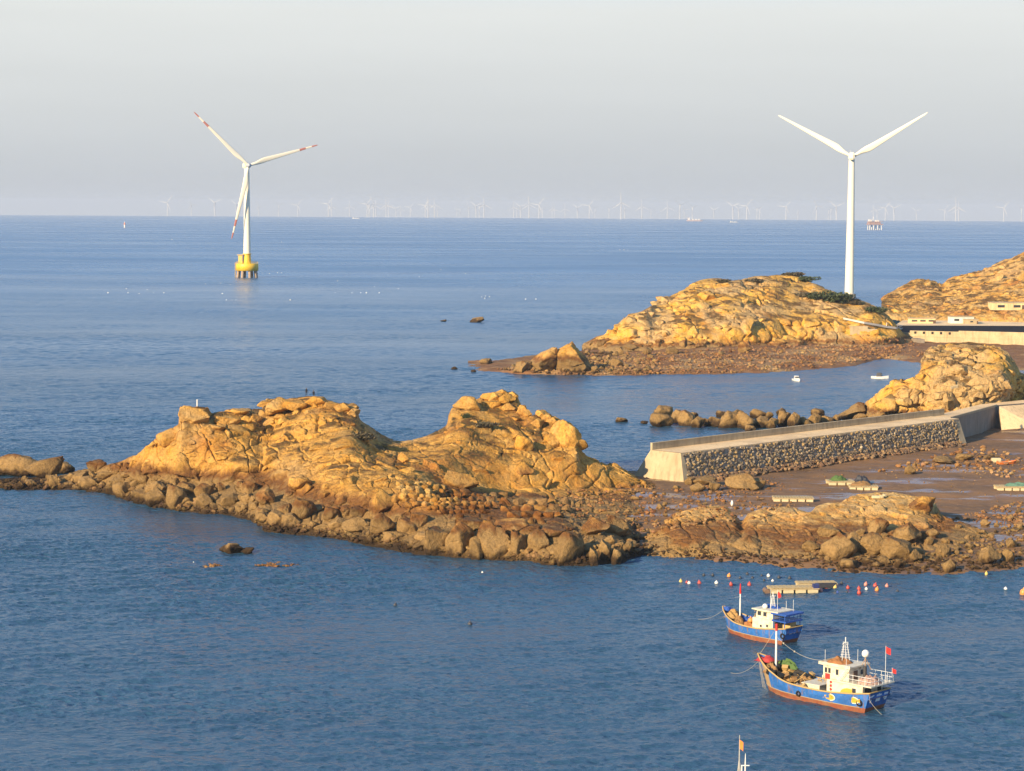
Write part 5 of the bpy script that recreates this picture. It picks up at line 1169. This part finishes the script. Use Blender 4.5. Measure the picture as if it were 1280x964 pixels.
# ------------------------------------------------------------------ fishing boats
M_blue = paint('hull_blue', (.03, .155, .46), .5, var=.45, scale=1.3, dirt=(.19, .22, .26), dirtamt=.65)
def hull_paint(name, col):
    m, t, b = newmat(name); tc = t.n('ShaderNodeTexCoord'); v = tc.outputs['Object']
    n1 = t.noise(v, 1.1, 5, .6); n2 = t.noise(v, 2.2, 4, .6, sc=(1, 1, .10)); n3 = t.noise(v, 5, 5, .7)
    c = t.mix(t.mapr(n1, .35, .65), col, tuple(q*.62 for q in col)); c = t.mix(t.mapr(n2, .54, .68, 0, .75), c, (.22, .12, .06)); c = t.mix(t.mapr(n3, .58, .7, 0, .55), c, (.33, .36, .38))
    t.l(c, b.inputs['Base Color']); b.inputs['Roughness'].default_value = .55; return m
M_blue = hull_paint('hull_blue', (.03, .155, .46))
M_dblue = paint('canopy_blue', (.02, .08, .32), .5, var=.2)
M_boot = paint('bottom_red', (.27, .075, .03), .75, var=.6, scale=1.4, dirt=(.30, .19, .085), dirtamt=.85)
M_wood = paint('weathered_wood', (.40, .27, .14), .8, var=.5, scale=1.4, dirt=(.24, .24, .22), dirtamt=.6)
M_ochre = paint('gunwale_ochre', (.50, .32, .11), .7, var=.4, scale=1.5)
M_cab = paint('cabin_cream', (.70, .63, .45), .5, var=.3, scale=1.6, dirt=(.34, .19, .07), dirtamt=.6)
M_dkw = paint('deck_brown', (.17, .11, .06), .85, scale=1.5)
M_glass = paint('window_dark', (.04, .045, .05), .25); M_fl = paint('flag_red', (.62, .035, .03), .8, var=.1); M_or = paint('flag_orange', (.80, .22, .05), .8, var=.1)
M_rope = paint('rope_pale', (.45, .40, .30), .9); M_tyre = paint('tyre_black', (.025, .025, .025), .9); M_yel = paint('fish_yellow', (.62, .36, .03), .6, var=.5, scale=4, dirt=(.6, .2, .03)); M_cream2 = paint('fish_outline', (.75, .68, .5), .6)
M_signr = paint('sign_red', (.62, .03, .02), .6, var=.1); M_char = paint('letter_white', (.88, .88, .84), .5, var=.05); M_steel = paint('mast_white', (.72, .70, .64), .5)
class Boat: pass
def make_boat(bow, stern, B, sheer, label, side=M_blue, deckdrop=.75, wood_bow=True, rake=2.2):
    b = Boat(); d = Vector((bow.x-stern.x, bow.y-stern.y, 0)); L = d.length; b.L = L; rz = math.atan2(d.y, d.x)
    c = Vector(((bow.x+stern.x)/2, (bow.y+stern.y)/2, 0)); b.r = empty('fishing_boat', c, rz, label, 'fishing boat')
    b.M = Matrix.Translation(c) @ Matrix.Rotation(rz, 4, 'Z'); b.W = lambda x, y, z: b.M @ Vector((x, y, z)); b.rz = rz
    ss = np.linspace(0, 1, 41); hb = np.interp(ss, [0, .1, .3, .55, .72, .84, .93, .97, 1], [.80, .90, 1, 1, .91, .69, .40, .22, .03])*B/2
    sh = pchip(np.array([q[0] for q in sheer]), np.array([[q[1]] for q in sheer]), ss)[:, 0]
    b.ss, b.hb, b.sh = ss, hb, sh; boot = .5+.28*ss**3
    lv = []
    for i, s in enumerate(ss):
        x = -L/2+s*L; rk = rake*s**5; fl = .18*s**2; st_ = .9*(1-s)**7
        prof = [(-1.0, .45), (-.35, .84), (.05, .90-fl*.9), (boot[i], .94-fl*.55), ((boot[i]+sh[i])/2, .98-fl*.22), (sh[i], 1.0)]
        lv.append([(x-rk*(1-max(z+1, 0)/(sh[i]+1))+st_*(1-max(z+.4, 0)/(sh[i]+.4)), hb[i]*k, z) for z, k in prof])
    b.lv = lv
    mb = MB()
    for sgn in (1, -1):
        for i in range(40):
            for k in range(5):
                q = [(p[0], p[1]*sgn, p[2]) for p in (lv[i][k], lv[i+1][k], lv[i+1][k+1], lv[i][k+1])]
                if sgn > 0: q = q[::-1]
                mi = 1 if k < 3 else 0
                if wood_bow and ss[i] > .84 and k >= 3: mi = 2
                mb.add(q, [[0, 1, 2, 3]], mi, False)
        # bulwark inner face
        for i in range(40):
            q = [(lv[i][5][0], (lv[i][5][1]-.12)*sgn, sh[i]), (lv[i+1][5][0], max(.0, lv[i+1][5][1]-.12)*sgn, sh[i+1]), (lv[i+1][5][0], max(.0, lv[i+1][5][1]-.16)*sgn, sh[i+1]-deckdrop), (lv[i][5][0], (lv[i][5][1]-.16)*sgn, sh[i]-deckdrop)]
            mb.add(q if sgn < 0 else q[::-1], [[0, 1, 2, 3]], 0)
    for k in range(5):
        a, c_ = lv[0][k], lv[0][k+1]; mb.add([(a[0], a[1], a[2]), (c_[0], c_[1], c_[2]), (c_[0], -c_[1], c_[2]), (a[0], -a[1], a[2])], [[0, 1, 2, 3]], 1 if k < 3 else 0)
    q = [(lv[0][5][0]+.12, lv[0][5][1]-.1, sh[0]), (lv[0][5][0]+.12, -lv[0][5][1]+.1, sh[0])]; mb.add(q+[(p[0], p[1], sh[0]-deckdrop) for p in q[::-1]], [[0, 1, 2, 3]], 0)
    b.hull = mb.build('hull', [side, M_boot, M_wood], b.r)
    mb = MB()
    for i in range(40):
        mb.add([(lv[i][5][0], -lv[i][5][1]+.14, sh[i]-deckdrop), (lv[i+1][5][0], min(0, -lv[i+1][5][1]+.14), sh[i+1]-deckdrop), (lv[i+1][5][0], max(0, lv[i+1][5][1]-.14), sh[i+1]-deckdrop), (lv[i][5][0], lv[i][5][1]-.14, sh[i]-deckdrop)], [[0, 1, 2, 3]])
    mb.build('deck', M_dkw, b.r)
    mb = MB()
    for sgn in (1, -1):
        for lev, r_, mi in ((5, .10, 1), (3, .055, 0)):
            mb.tube([(p[lev][0], p[lev][1]*sgn+.03*sgn*(lev == 3), p[lev][2]+.02) for p in lv[0 if lev == 5 else 2:]], r_, 6, mi)
    mb.tube([(lv[0][5][0], y, sh[0]+.03) for y in (-lv[0][5][1], lv[0][5][1])], .09, 6, 1)
    mb.build('rub_rail', [M_wood, M_ochre], b.r)
    return b
def side_y(b, x, z):
    s = (x+b.L/2)/b.L; i = min(39, max(0, int(s*40))); p = b.lv[i]; return float(np.interp(z, [q[2] for q in p], [q[1] for q in p]))
def flag(b, base, h, w, hh, mat, diamond=False, pole=M_steel, r=.03):
    pl = MB().tube([base, (base[0], base[1], base[2]+h)], r, 6).build('flag_pole', pole, b.r)
    mb = MB(); N = 7; v = []
    for i in range(N):
        t_ = i/(N-1); wv = .12*w*math.sin(t_*5)
        a = hh*(1 if not diamond else (1-abs(2*t_-1)*.9)); dr = .35*hh*t_
        v += [(base[0]-t_*w*.75, base[1]+wv+t_*w*.2, base[2]+h-hh/2-a/2-dr), (base[0]-t_*w*.75, base[1]+wv+t_*w*.2, base[2]+h-hh/2+a/2-dr)]
    mb.add(v, [[2*i, 2*i+2, 2*i+3, 2*i+1] for i in range(N-1)], 0, True); mb.build('flag', mat, pl)
def windows(b, parent, lst, y=None, xf=None):
    for x, yy, z, w, h in lst:
        if xf is None: o = MB().box((x, yy, z), (w, .06, h)).build('window', M_glass, parent); MB().box((x, yy+.0, z+h/2+.04), (w+.12, .09, .06)).box((x, yy, z-h/2-.04), (w+.12, .09, .06)).build('frame', M_cab, o)
        else: o = MB().box((xf, yy, z), (.06, w, h)).build('window', M_glass, parent)
def railing(b, name, pts, h, mat, parent, r=.03):
    mb = MB()
    for a, c in zip(pts[:-1], pts[1:]):
        a, c = Vector(a), Vector(c); n = max(2, int((c-a).length/.7))
        for k in (.5, 1.0): mb.tube([a+Vector((0, 0, h*k)), c+Vector((0, 0, h*k))], r, 5)
        for i in range(n+1): p = a.lerp(c, i/n); mb.tube([p, p+Vector((0, 0, h))], r, 5)
    return mb.build(name, mat, parent)
def lattice(b, x, y, z, h, w, parent, name='lattice_mast'):
    mb = MB()
    for s in (-1, 1):
        mb.tube([(x+s*w, y, z), (x+s*w*.3, y, z+h*.8)], .035, 6); mb.tube([(x, y+s*w, z), (x, y+s*w*.3, z+h*.8)], .035, 6)
    mb.tube([(x, y, z), (x, y, z+h)], .06, 8)
    for k in range(7):
        zz = z+h*(.2+.1*k); q = .75-.06*k; mb.tube([(x-w*q, y-w*q*.6, zz), (x+w*q, y+w*q*.6, zz)], .025, 5)
    mb.tube([(x-.1, y-.5, z+h*.72), (x+.1, y+.5, z+h*.72)], .03, 5)
    for s in (-.45, .45): mb.ball((x, y+s, z+h*.76), .09, 0, 1)
    return mb.build(name, M_steel, parent)
def rope(name, a, c, sag, label=None, parent=None, r=.02, beads=()):
    a, c = Vector(a), Vector(c); P_ = [a.lerp(c, i/14)-Vector((0, 0, sag*4*(i/14)*(1-i/14))) for i in range(15)]
    mb = MB().tube(P_, r, 5)
    for k in beads: mb.ball(tuple(P_[k]), .13, 0, 1)
    o = mb.build(name, M_rope, parent)
    if label: tag(o, label, 'rope')
    return o
def fish(b, x, z, w, h, flip=1):
    y = side_y(b, x, z)+.03; N = 20; dz = .5
    ol = [(x+w*.56*math.cos(a), side_y(b, x, z+h*.56*math.sin(a))+.022, z+h*.56*math.sin(a)-.0) for a in [2*math.pi*k/N for k in range(N)]]
    MB().add(ol, [list(range(N))[::-1]]).build('painted_outline', M_cream2, b.hull)
    bd = [(x+w*.46*math.cos(a), side_y(b, x, z+h*.42*math.sin(a))+.034, z+h*.42*math.sin(a)) for a in [2*math.pi*k/N for k in range(N)]]
    tl = [(x+flip*w*.3, y+.004, z), (x+flip*w*.62, side_y(b, x, z+h*.4)+.036, z+h*.42), (x+flip*w*.62, side_y(b, x, z-h*.3)+.036, z-h*.3)]
    MB().add(bd, [list(range(N))[::-1]]).add(tl, [[0, 1, 2] if flip < 0 else [2, 1, 0]]).build('painted_fish', M_yel, b.hull)
    MB().ball((x-flip*w*.26, y+.02, z+h*.1), h*.07, 0, 1).build('painted_eye', M_tyre, b.hull)
def transom_text(b, txt, size, z):
    x = b.lv[0][4][0]-.05; tilt = math.atan2(b.lv[0][3][0]-b.lv[0][5][0], b.lv[0][5][2]-b.lv[0][3][2])
    for k, ch in enumerate(txt):
        yy = (len(txt)/2-.5-k)*size*1.42
        M = Matrix.Translation((x-.02+(b.lv[0][3][0]-b.lv[0][5][0])*.0, yy, z)) @ Matrix.Rotation(-tilt, 4, 'Y') @ Matrix.Rotation(-math.pi/2, 4, 'Z') @ Matrix.Rotation(math.pi/2, 4, 'X')
        text_mesh('lettering', ch, size, M_char, b.r, M, .02)
def tyre(b, x, z, r=.32):
    y = side_y(b, x, z)+.1; mb = MB(); mb.tube([(x+r*math.cos(a), y, z+r*math.sin(a)) for a in [2*math.pi*k/16 for k in range(17)]], .1, 8, caps=False).tube([(x, y, z+r), (x, y-.05, z+r+.8)], .025, 4); mb.build('tyre_fender', M_tyre, b.r)
# ---- the near boat
b = make_boat(atz(948, 817, 4.1), atz(1100, 864, 2.35), 5.3, [(0, 2.35), (.15, 2.0), (.4, 1.72), (.62, 1.85), (.82, 2.75), (1, 4.1)], 'larger blue wooden fishing boat, nearest, with cream wheelhouse and white radome'); L = b.L; h = L/2
dz = 1.25
dh = MB().box((-h+3.55, 0, dz+0.908), (5.1, 4.1, 1.9)).build('deckhouse', M_cab, b.r)
wh = MB().box((-h+5.0, .0, dz+2.686), (3.7, 3.5, 1.66), taper=1.0).box((-h+6.75, 0, dz+2.014), (.5, 3.5, .32)).build('wheelhouse', M_cab, b.r)
MB().box((-h+5.1, 0, dz+3.595), (4.5, 4.1, .2)).box((-h+5.1, 2.0, dz+3.729), (4.5, .08, .22)).box((-h+7.3, 0, dz+3.729), (.08, 4.1, .22)).build('roof', M_cab, wh)
windows(b, wh, [(-h+6.45, 1.77, dz+2.884, .32, .58), (-h+5.95, 1.77, dz+2.884, .32, .58), (-h+4.85, 1.77, dz+2.844, .36, .64)])
windows(b, wh, [(0, .9, dz+2.844, .8, .6), (0, -.9, dz+2.844, .8, .6)], xf=-h+6.87)
MB().box((-h+3.13, .5, dz+2.449), (.06, .8, 1.25)).build('door', paint('door_brown', (.12, .07, .04), .6), wh); windows(b, wh, [(0, -.9, dz+2.765, .7, .55)], xf=-h+3.13)
windows(b, dh, [(0, 1.05, dz+0.908, 1.3, 1.15), (0, -1.25, dz+0.908, .7, 1.15)], xf=-h+.98)
windows(b, dh, [(-h+2.2, 2.07, dz+1.106, .5, .5)])
MB().box((-h+6.2, 1.78, dz+2.173), (.66, .06, .62)).build('red_poster', M_signr, wh)
mb = MB()
for k in range(3): mb.box((-h+5.5, 2.07, dz+1.619-.43*k), (.28, .06, .29), ry=R(45) if k != 1 else 0)
mb.build('red_door_sign', M_signr, dh)
MB().add([(-h+3.0+1.15*math.cos(a), 2.075, dz+0.593+.66*math.sin(a)) for a in [math.pi*k/14 for k in range(15)]], [list(range(15))[::-1]]).build('yellow_dome_panel', M_yel, dh)
MB().box((-h+2.55, 0, dz+1.912), (5.9, 4.7, .14)).build('upper_deck', M_cab, b.r)
railing(b, 'railing', [(-h+3.1, 2.25, dz+1.975), (-h-.3, 2.25, dz+1.975), (-h-.3, -2.25, dz+1.975), (-h+3.1, -2.25, dz+1.975)], .95, M_steel, b.r)
mb = MB()
for s in (-.28, .28): mb.tube([(-h+4.5+s*0, 2.2+.0, dz+1.975), (-h+3.3, 2.2+s*0, dz+3.476)], .04, 5) if s > 0 else mb.tube([(-h+4.2, 2.2, dz+1.975), (-h+3.0, 2.2, dz+3.476)], .04, 5)
for k in range(7): p = k/6; mb.tube([(-h+4.2-1.2*p, 2.2, dz+2.014+1.8*p), (-h+4.5-1.2*p, 2.2, dz+2.014+1.8*p)], .03, 4)
mb.build('stair', M_steel, b.r)
lattice(b, -h+5.2, -.3, dz+3.674, 3.0, .7, b.r)
mb = MB().tube([(-h+2.4, -.4, dz+1.975), (-h+2.4, -.4, dz+4.740)], .07, 8)
for a in (0, 2.1, 4.2): mb.tube([(-h+2.4+.75*math.cos(a), -.4+.75*math.sin(a), dz+3.160), (-h+2.4, -.4, dz+4.582)], .04, 5)
mb.build('radome_mast', paint('mast_rust', (.42, .27, .16), .7), b.r); MB().ball((-h+2.4, -.4, dz+5.096), .46, 0, 2, (1, 1, 1.05)).build('radome', M_wh, b.r)
MB().tube([(-h+1.6, .8, dz+1.896), (-h+1.6, .8, dz+3.871)], .22, 10).build('exhaust_pipe', paint('exhaust_black', (.05, .045, .04), .7), b.r)
mb = MB()
for x_, y_ in ((-h+3.9, 1.3), (-h+4.2, -1.4), (-h+6.8, 1.5)): mb.tube([(x_, y_, dz+3.634), (x_, y_, dz+5.214)], .025, 5)
mb.build('antenna', M_steel, b.r)
fm = MB().tube([(h-2.7, 0, 2.0), (h-2.7, 0, 5.5), (h-2.7, 0, 8.1)], [.15, .13, .10], 10).build('foremast', M_steel, b.r); MB().tube([(h-2.7, 0, 7.3), (h-2.7, 0, 8.15)], .14, 10).build('red_band', M_signr, fm)
rope('stay', (h-2.7, 0, 6.6), (-h+7.2, .3, dz+3.713), .9, None, b.r, beads=(2, 5)); rope('stay', (h-2.7, 0, 7.8), (h-.3, 0, 4.2), .1, None, b.r, .02)
flag(b, (-h+.4, -1.6, 2.2), 5.2, 1.0, .75, M_fl); flag(b, (-h-.2, -2.1, dz+1.975), 1.6, .8, .5, M_fl)
fish(b, -3.6, 1.2, 1.5, .8, 1); fish(b, -6.8, 1.3, 1.6, .75, -1)
transom_text(b, '千富号', 1.0, 1.5); tyre(b, -h+1.3, 1.1); tyre(b, .9, .85, .26)
MB().tube([(h-.9, .4, 3.4), (h-.9, -.4, 3.4)], .16, 10).box((h-1.8, 0, 3.0), (.9, .7, .9)).build('windlass', M_dkw, b.r)
MB().box((-h+8.9, 0, 1.55), (2.4, 2.6, .7)).box((-h+8.9, 0, 1.95), (2.7, 2.9, .1)).build('fish_hatch', M_cab, b.r)
mb = MB(); rq = random.Random(9)
for k in range(14):
    x = rq.uniform(-h+8, h-3); y = rq.uniform(-1.6, 1.6); mb.tube([(x, y, 1.6+.06*max(0, x)), (x+rq.uniform(-1.6, 1.6), y+rq.uniform(-.6, .6), 2.0+.1*max(0, x)+rq.uniform(0, .6))], .045, 5)
mb.build('bamboo_pole', M_ochre, b.r)
def onboat(b, x, y, z): return b.W(x, y, z)
heap('tarpaulin', onboat(b, h-1.0, -.25, 3.35), 2.5, 2.0, .62, paint('tarp_red', (.42, .035, .03), .7), 'bright red tarpaulin over the bow of the larger boat', 'tarpaulin', b.rz, 2)
heap('fishing_net', onboat(b, h-3.3, -1.35, 2.7), 3.4, 1.1, .95, M_ng, 'green net draped along the far bulwark of the larger boat', 'fishing net', b.rz, 6)
for k, (x, y, z, w, d, hh, mt, lb) in enumerate(((h-2.6, .75, 2.3, 1.9, 1.6, 1.2, M_net, 'pile of tan net traps left of the foremast on the larger boat'), (h-4.4, .55, 1.6, 2.4, 2.0, 1.25, paint('net_tan', (.42, .25, .09), .95, scale=4, var=.6), 'golden net heap just behind the foremast on the larger boat'), (h-5.2, -1.0, 1.5, 2.8, 1.8, 1.15, paint('net_black', (.05, .045, .04), .95, scale=4, var=.5), 'black net heap amidships on the larger boat'), (h-7.0, -.7, 1.25, 2.8, 2.2, 1.1, M_net, 'rusty brown net heap amidships on the larger boat'), (h-7.2, 1.2, 1.15, 2.0, 1.3, .7, paint('net_grey', (.24, .2, .16), .95, scale=4, var=.6), 'low grey heap of line by the near gunwale of the larger boat'), (h-8.8, -1.2, 1.2, 2.0, 1.4, .8, M_ng, 'small green net heap before the cream wheelhouse of the larger boat'))):
    heap('net_pile', onboat(b, x, y, z), w, d, hh, mt, lb, 'fishing net', b.rz+.2*k, k*2.7)
heap('net_pile', onboat(b, -h+1.2, .4, dz+1.975), 2.6, 3.0, .95, paint('net_mixed', (.48, .30, .22), .95, scale=5, var=.6), 'pinkish net heap on the railed upper deck of the larger boat', 'fishing net', b.rz, 11)
heap('net_pile', onboat(b, -h+5.6, .2, dz+3.681), 3.0, 2.8, .6, paint('net_rust', (.36, .16, .06), .95, scale=4), 'rust brown clutter on the wheelhouse roof of the larger boat', 'fishing net', b.rz, 14)
v, f = ICO[2]
rc = random.Random(3)
for k in range(16):
    x = rc.uniform(h-8.4, h-1.8); y = rc.uniform(-.6, .6)*np.interp((x+h)/L, b.ss, b.hb)*1.5; zz = float(np.interp((x+h)/L, b.ss, b.sh))-.7
    o = MB().box((0, 0, .3), (.7, .5, .6), bev=.1).box((0, 0, .62), (.74, .54, .06)).build('fish_trap', (M_net, M_ochre, M_tyre)[k % 3]); o.location = onboat(b, x, y, zz+rc.uniform(0, .7)); o.rotation_euler = (rc.uniform(-.6, .6), rc.uniform(-.6, .6), rc.random()*6)
    TRP = globals().setdefault('TRPS', []); TRP.append((x, k % 3, o))
for c in range(3):
    L_ = sorted([q for q in TRPS if q[1] == c], key=lambda q: -q[0])
    for i, q in enumerate(L_): tag(q[2], f'{ordn(i)} {("brown", "golden", "black")[c]} trap from the bow on the larger boat', 'fish trap', 'traps on the larger boat')
rope('mooring_rope', b.W(h-.4, .5, 3.3), atz(908, 839, -.1), .8, 'pale mooring rope from the bow of the larger boat'); rope('mooring_rope', b.W(-h, 2.1, 1.6), atz(1106, 896, -.1), .2, 'pale rope trailing from the stern of the larger boat')
for k in range(3): rope('hanging_line', (h-.5-.25*k, .55+.15*k, 3.4-.15*k), (h-1.6-.3*k, 1.0+.1*k, .2), .15, None, b.r, .02)
# ---- the farther boat
b = make_boat(atz(904, 758, 3.3), atz(992.5, 784.5, 2.2), 4.5, [(0, 2.2), (.15, 1.95), (.4, 1.65), (.62, 1.75), (.82, 2.3), (1, 3.3)], 'smaller blue fishing boat, farther, with white cabin and blue stern canopy', wood_bow=False, rake=1.6); L = b.L; h = L/2; dz = 1.2
dh = MB().box((-h+4.1, .0, dz+0.869), (3.6, 3.3, 1.85)).build('deckhouse', M_cab, b.r)
wh = MB().box((-h+4.0, 0, dz+2.331), (3.0, 2.9, 1.2), taper=.92).build('wheelhouse', M_cab, b.r); MB().box((-h+3.7, 0, dz+2.963), (4.6, 3.5, .16)).build('roof', M_cab, wh)
windows(b, wh, [(-h+4.9, 1.46, dz+2.449, .55, .55), (-h+3.9, 1.46, dz+2.449, .5, .55)]); windows(b, dh, [(-h+3.3, 1.67, dz+0.948, .32, .3), (-h+4.4, 1.67, dz+0.790, .32, .3)])
windows(b, dh, [(0, .7, dz+0.869, .9, 1.2)], xf=-h+2.28)
mb = MB()
for x_ in (-h+.3, -h+2.2):
    for y_ in (-1.6, 1.6): mb.tube([(x_, y_, 1.6), (x_, y_, dz+2.844)], .06, 6)
mb.box((-h+1.2, 0, dz+2.804), (2.7, 3.7, .22)).box((-h+1.2, 0, dz+1.857), (2.5, 3.5, .2)); mb.build('stern_canopy', M_dblue, b.r)
railing(b, 'railing', [(-h+2.2, 1.6, dz+1.936), (-h+.1, 1.6, dz+1.936), (-h+.1, -1.6, dz+1.936)], .85, M_dblue, b.r)
MB().box((-h+1.3, -.6, dz+0.790), (1.3, 1.2, 1.6)).build('stern_locker', paint('locker_ochre', (.55, .36, .14), .6), b.r)
MB().ball((-h+4.6, .6, dz+3.318), .38, 0, 2).build('radome', M_wh, b.r); lattice(b, -h+4.0, -.3, dz+3.002, 2.2, .45, b.r)
mb = MB()
for x_, y_, q in ((-h+1.0, -1.0, 1.6), (-h+2.4, -1.2, 1.6), (-h+3.4, .9, 2.9)): mb.tube([(x_, y_, dz+2.923), (x_, y_, dz+2.923+q)], .03, 5)
mb.build('antenna', M_steel, b.r)
heap('tarpaulin', b.W(-h+4.4, -.7, dz+3.042), 2.6, 1.7, .5, M_dblue, 'dark blue tarpaulin on the wheelhouse roof of the smaller boat', 'tarpaulin', b.rz, 3)
flag(b, (-h+2.6, .4, dz+2.923), 2.9, .9, .95, M_fl, True)
fm = MB().tube([(h-3.1, 0, 1.6), (h-3.1, 0, 6.3)], [.13, .09], 10).build('foremast', M_steel, b.r); MB().tube([(h-3.1, 0, 5.5), (h-3.1, 0, 6.9)], [.15, .07], 8).build('red_pennant', M_fl, fm); MB().tube([(h-3.1, -1.1, 5.0), (h-3.1, 1.1, 5.1)], .03, 5).build('yard', M_steel, fm)
MB().box((h-.75, 0, 3.1), (1.4, 1.1, .5), taper=.7, bev=.1).build('bow_cover', M_dblue, b.r)
for k, (x, y, z, w, d, hh, mt, lb) in enumerate(((h-1.9, .2, 2.1, 2.0, 2.0, 1.1, paint('net_tan', (.42, .25, .09), .95), 'tan net heap at the bow of the smaller boat'), (h-3.4, .6, 1.4, 1.7, 1.6, 1.0, M_net, 'brown net heap by the foremast of the smaller boat'), (h-4.6, -.4, 1.1, 2.2, 2.2, .8, paint('net_rust', (.36, .16, .06), .95), 'rust coloured net heap amidships on the smaller boat'), (h-3.6, -1.2, 1.5, 2.0, 1.1, .9, M_dblue, 'blue net heap along the far bulwark of the smaller boat'))): heap('net_pile', b.W(x, y, z), w, d, hh, mt, lb, 'fishing net', b.rz+.3*k, k*3.1+1)
o = MB().ball((0, 0, .4), .42, 0, 2, (1, 1, .9)).tube([(0, 0, .75), (0, 0, .95)], [.12, .08], 8).build('fishing_float', FM['orange']); o.location = b.W(h-5.3, .3, 1.75); tag(o, 'round orange float stowed before the cabin of the smaller boat', 'float')
mb = MB()
for k in range(5): mb.tube([(-h+6.1, -1.2+.6*k, dz), (-h+5.8, -1.2+.6*k, dz+2.291)], .05, 5)
for k in range(4): mb.tube([(-h+6.05-.06*k, -1.3, dz+0.474+.7*k), (-h+6.05-.06*k, 1.3, dz+0.474+.7*k)], .05, 5)
mb.build('trap_rack', M_ochre, b.r)
transom_text(b, '日号', .52, 1.5); tyre(b, -h+.4, 1.2, .3)
rope('mooring_rope', b.W(h-.3, .2, 2.9), atz(866, 773, -.1), .6, 'pale mooring rope from the bow of the smaller boat')
# ---- third boat, below the frame: only its mast heads reach into the picture
b = make_boat(Vector((19.2, 206.5, 0)), Vector((28.6, 194.5, 0)), 4.2, [(0, 2.1), (.15, 1.9), (.4, 1.6), (.62, 1.7), (.82, 2.2), (1, 3.1)], 'fishing boat below the frame, only its mast top with an orange flag showing', wood_bow=False, rake=1.5); L = b.L; h = L/2; dz = 1.1
MB().box((-h+3.8, 0, dz+1.0), (3.4, 3.1, 2.0)).build('deckhouse', M_cab, b.r)
pm = aty(924, 964, 202.5); lx = (b.M.inverted() @ Vector((pm.x, 202.5, 0)))
zt = aty(924, 919, 202.5).z; zb = aty(924, 948, 202.5).z
mb = MB().tube([(lx.x, lx.y, 1.2), (lx.x, lx.y, zb), (lx.x, lx.y, zt)], [.09, .07, .04], 8)
for s in (-.35, .35): mb.tube([(lx.x+s, lx.y+s, 1.2), (lx.x, lx.y, zb)], .05, 6)
mb.build('mast', paint('mast_grey', (.40, .38, .33), .6), b.r)
flag(b, (lx.x, lx.y, zb), zt-zb-.3, .75, .85, M_or)
pm = aty(931.5, 964, 201); l2 = (b.M.inverted() @ Vector((pm.x, 201, 0))); z2 = aty(931.5, 957, 201).z; z3 = aty(931.5, 942, 201).z
mb = MB().tube([(l2.x, l2.y, 1.2), (l2.x, l2.y, z2), (l2.x, l2.y, z3)], [.07, .07, .03], 8).tube([(l2.x+.25, l2.y+.3, z2), (l2.x-.25, l2.y-.3, z2)], .06, 6).tube([(l2.x+.2, l2.y+.25, 1.2), (l2.x+.2, l2.y+.25, z2)], .06, 6)
mb.build('signal_mast', M_wh, b.r)
haze()
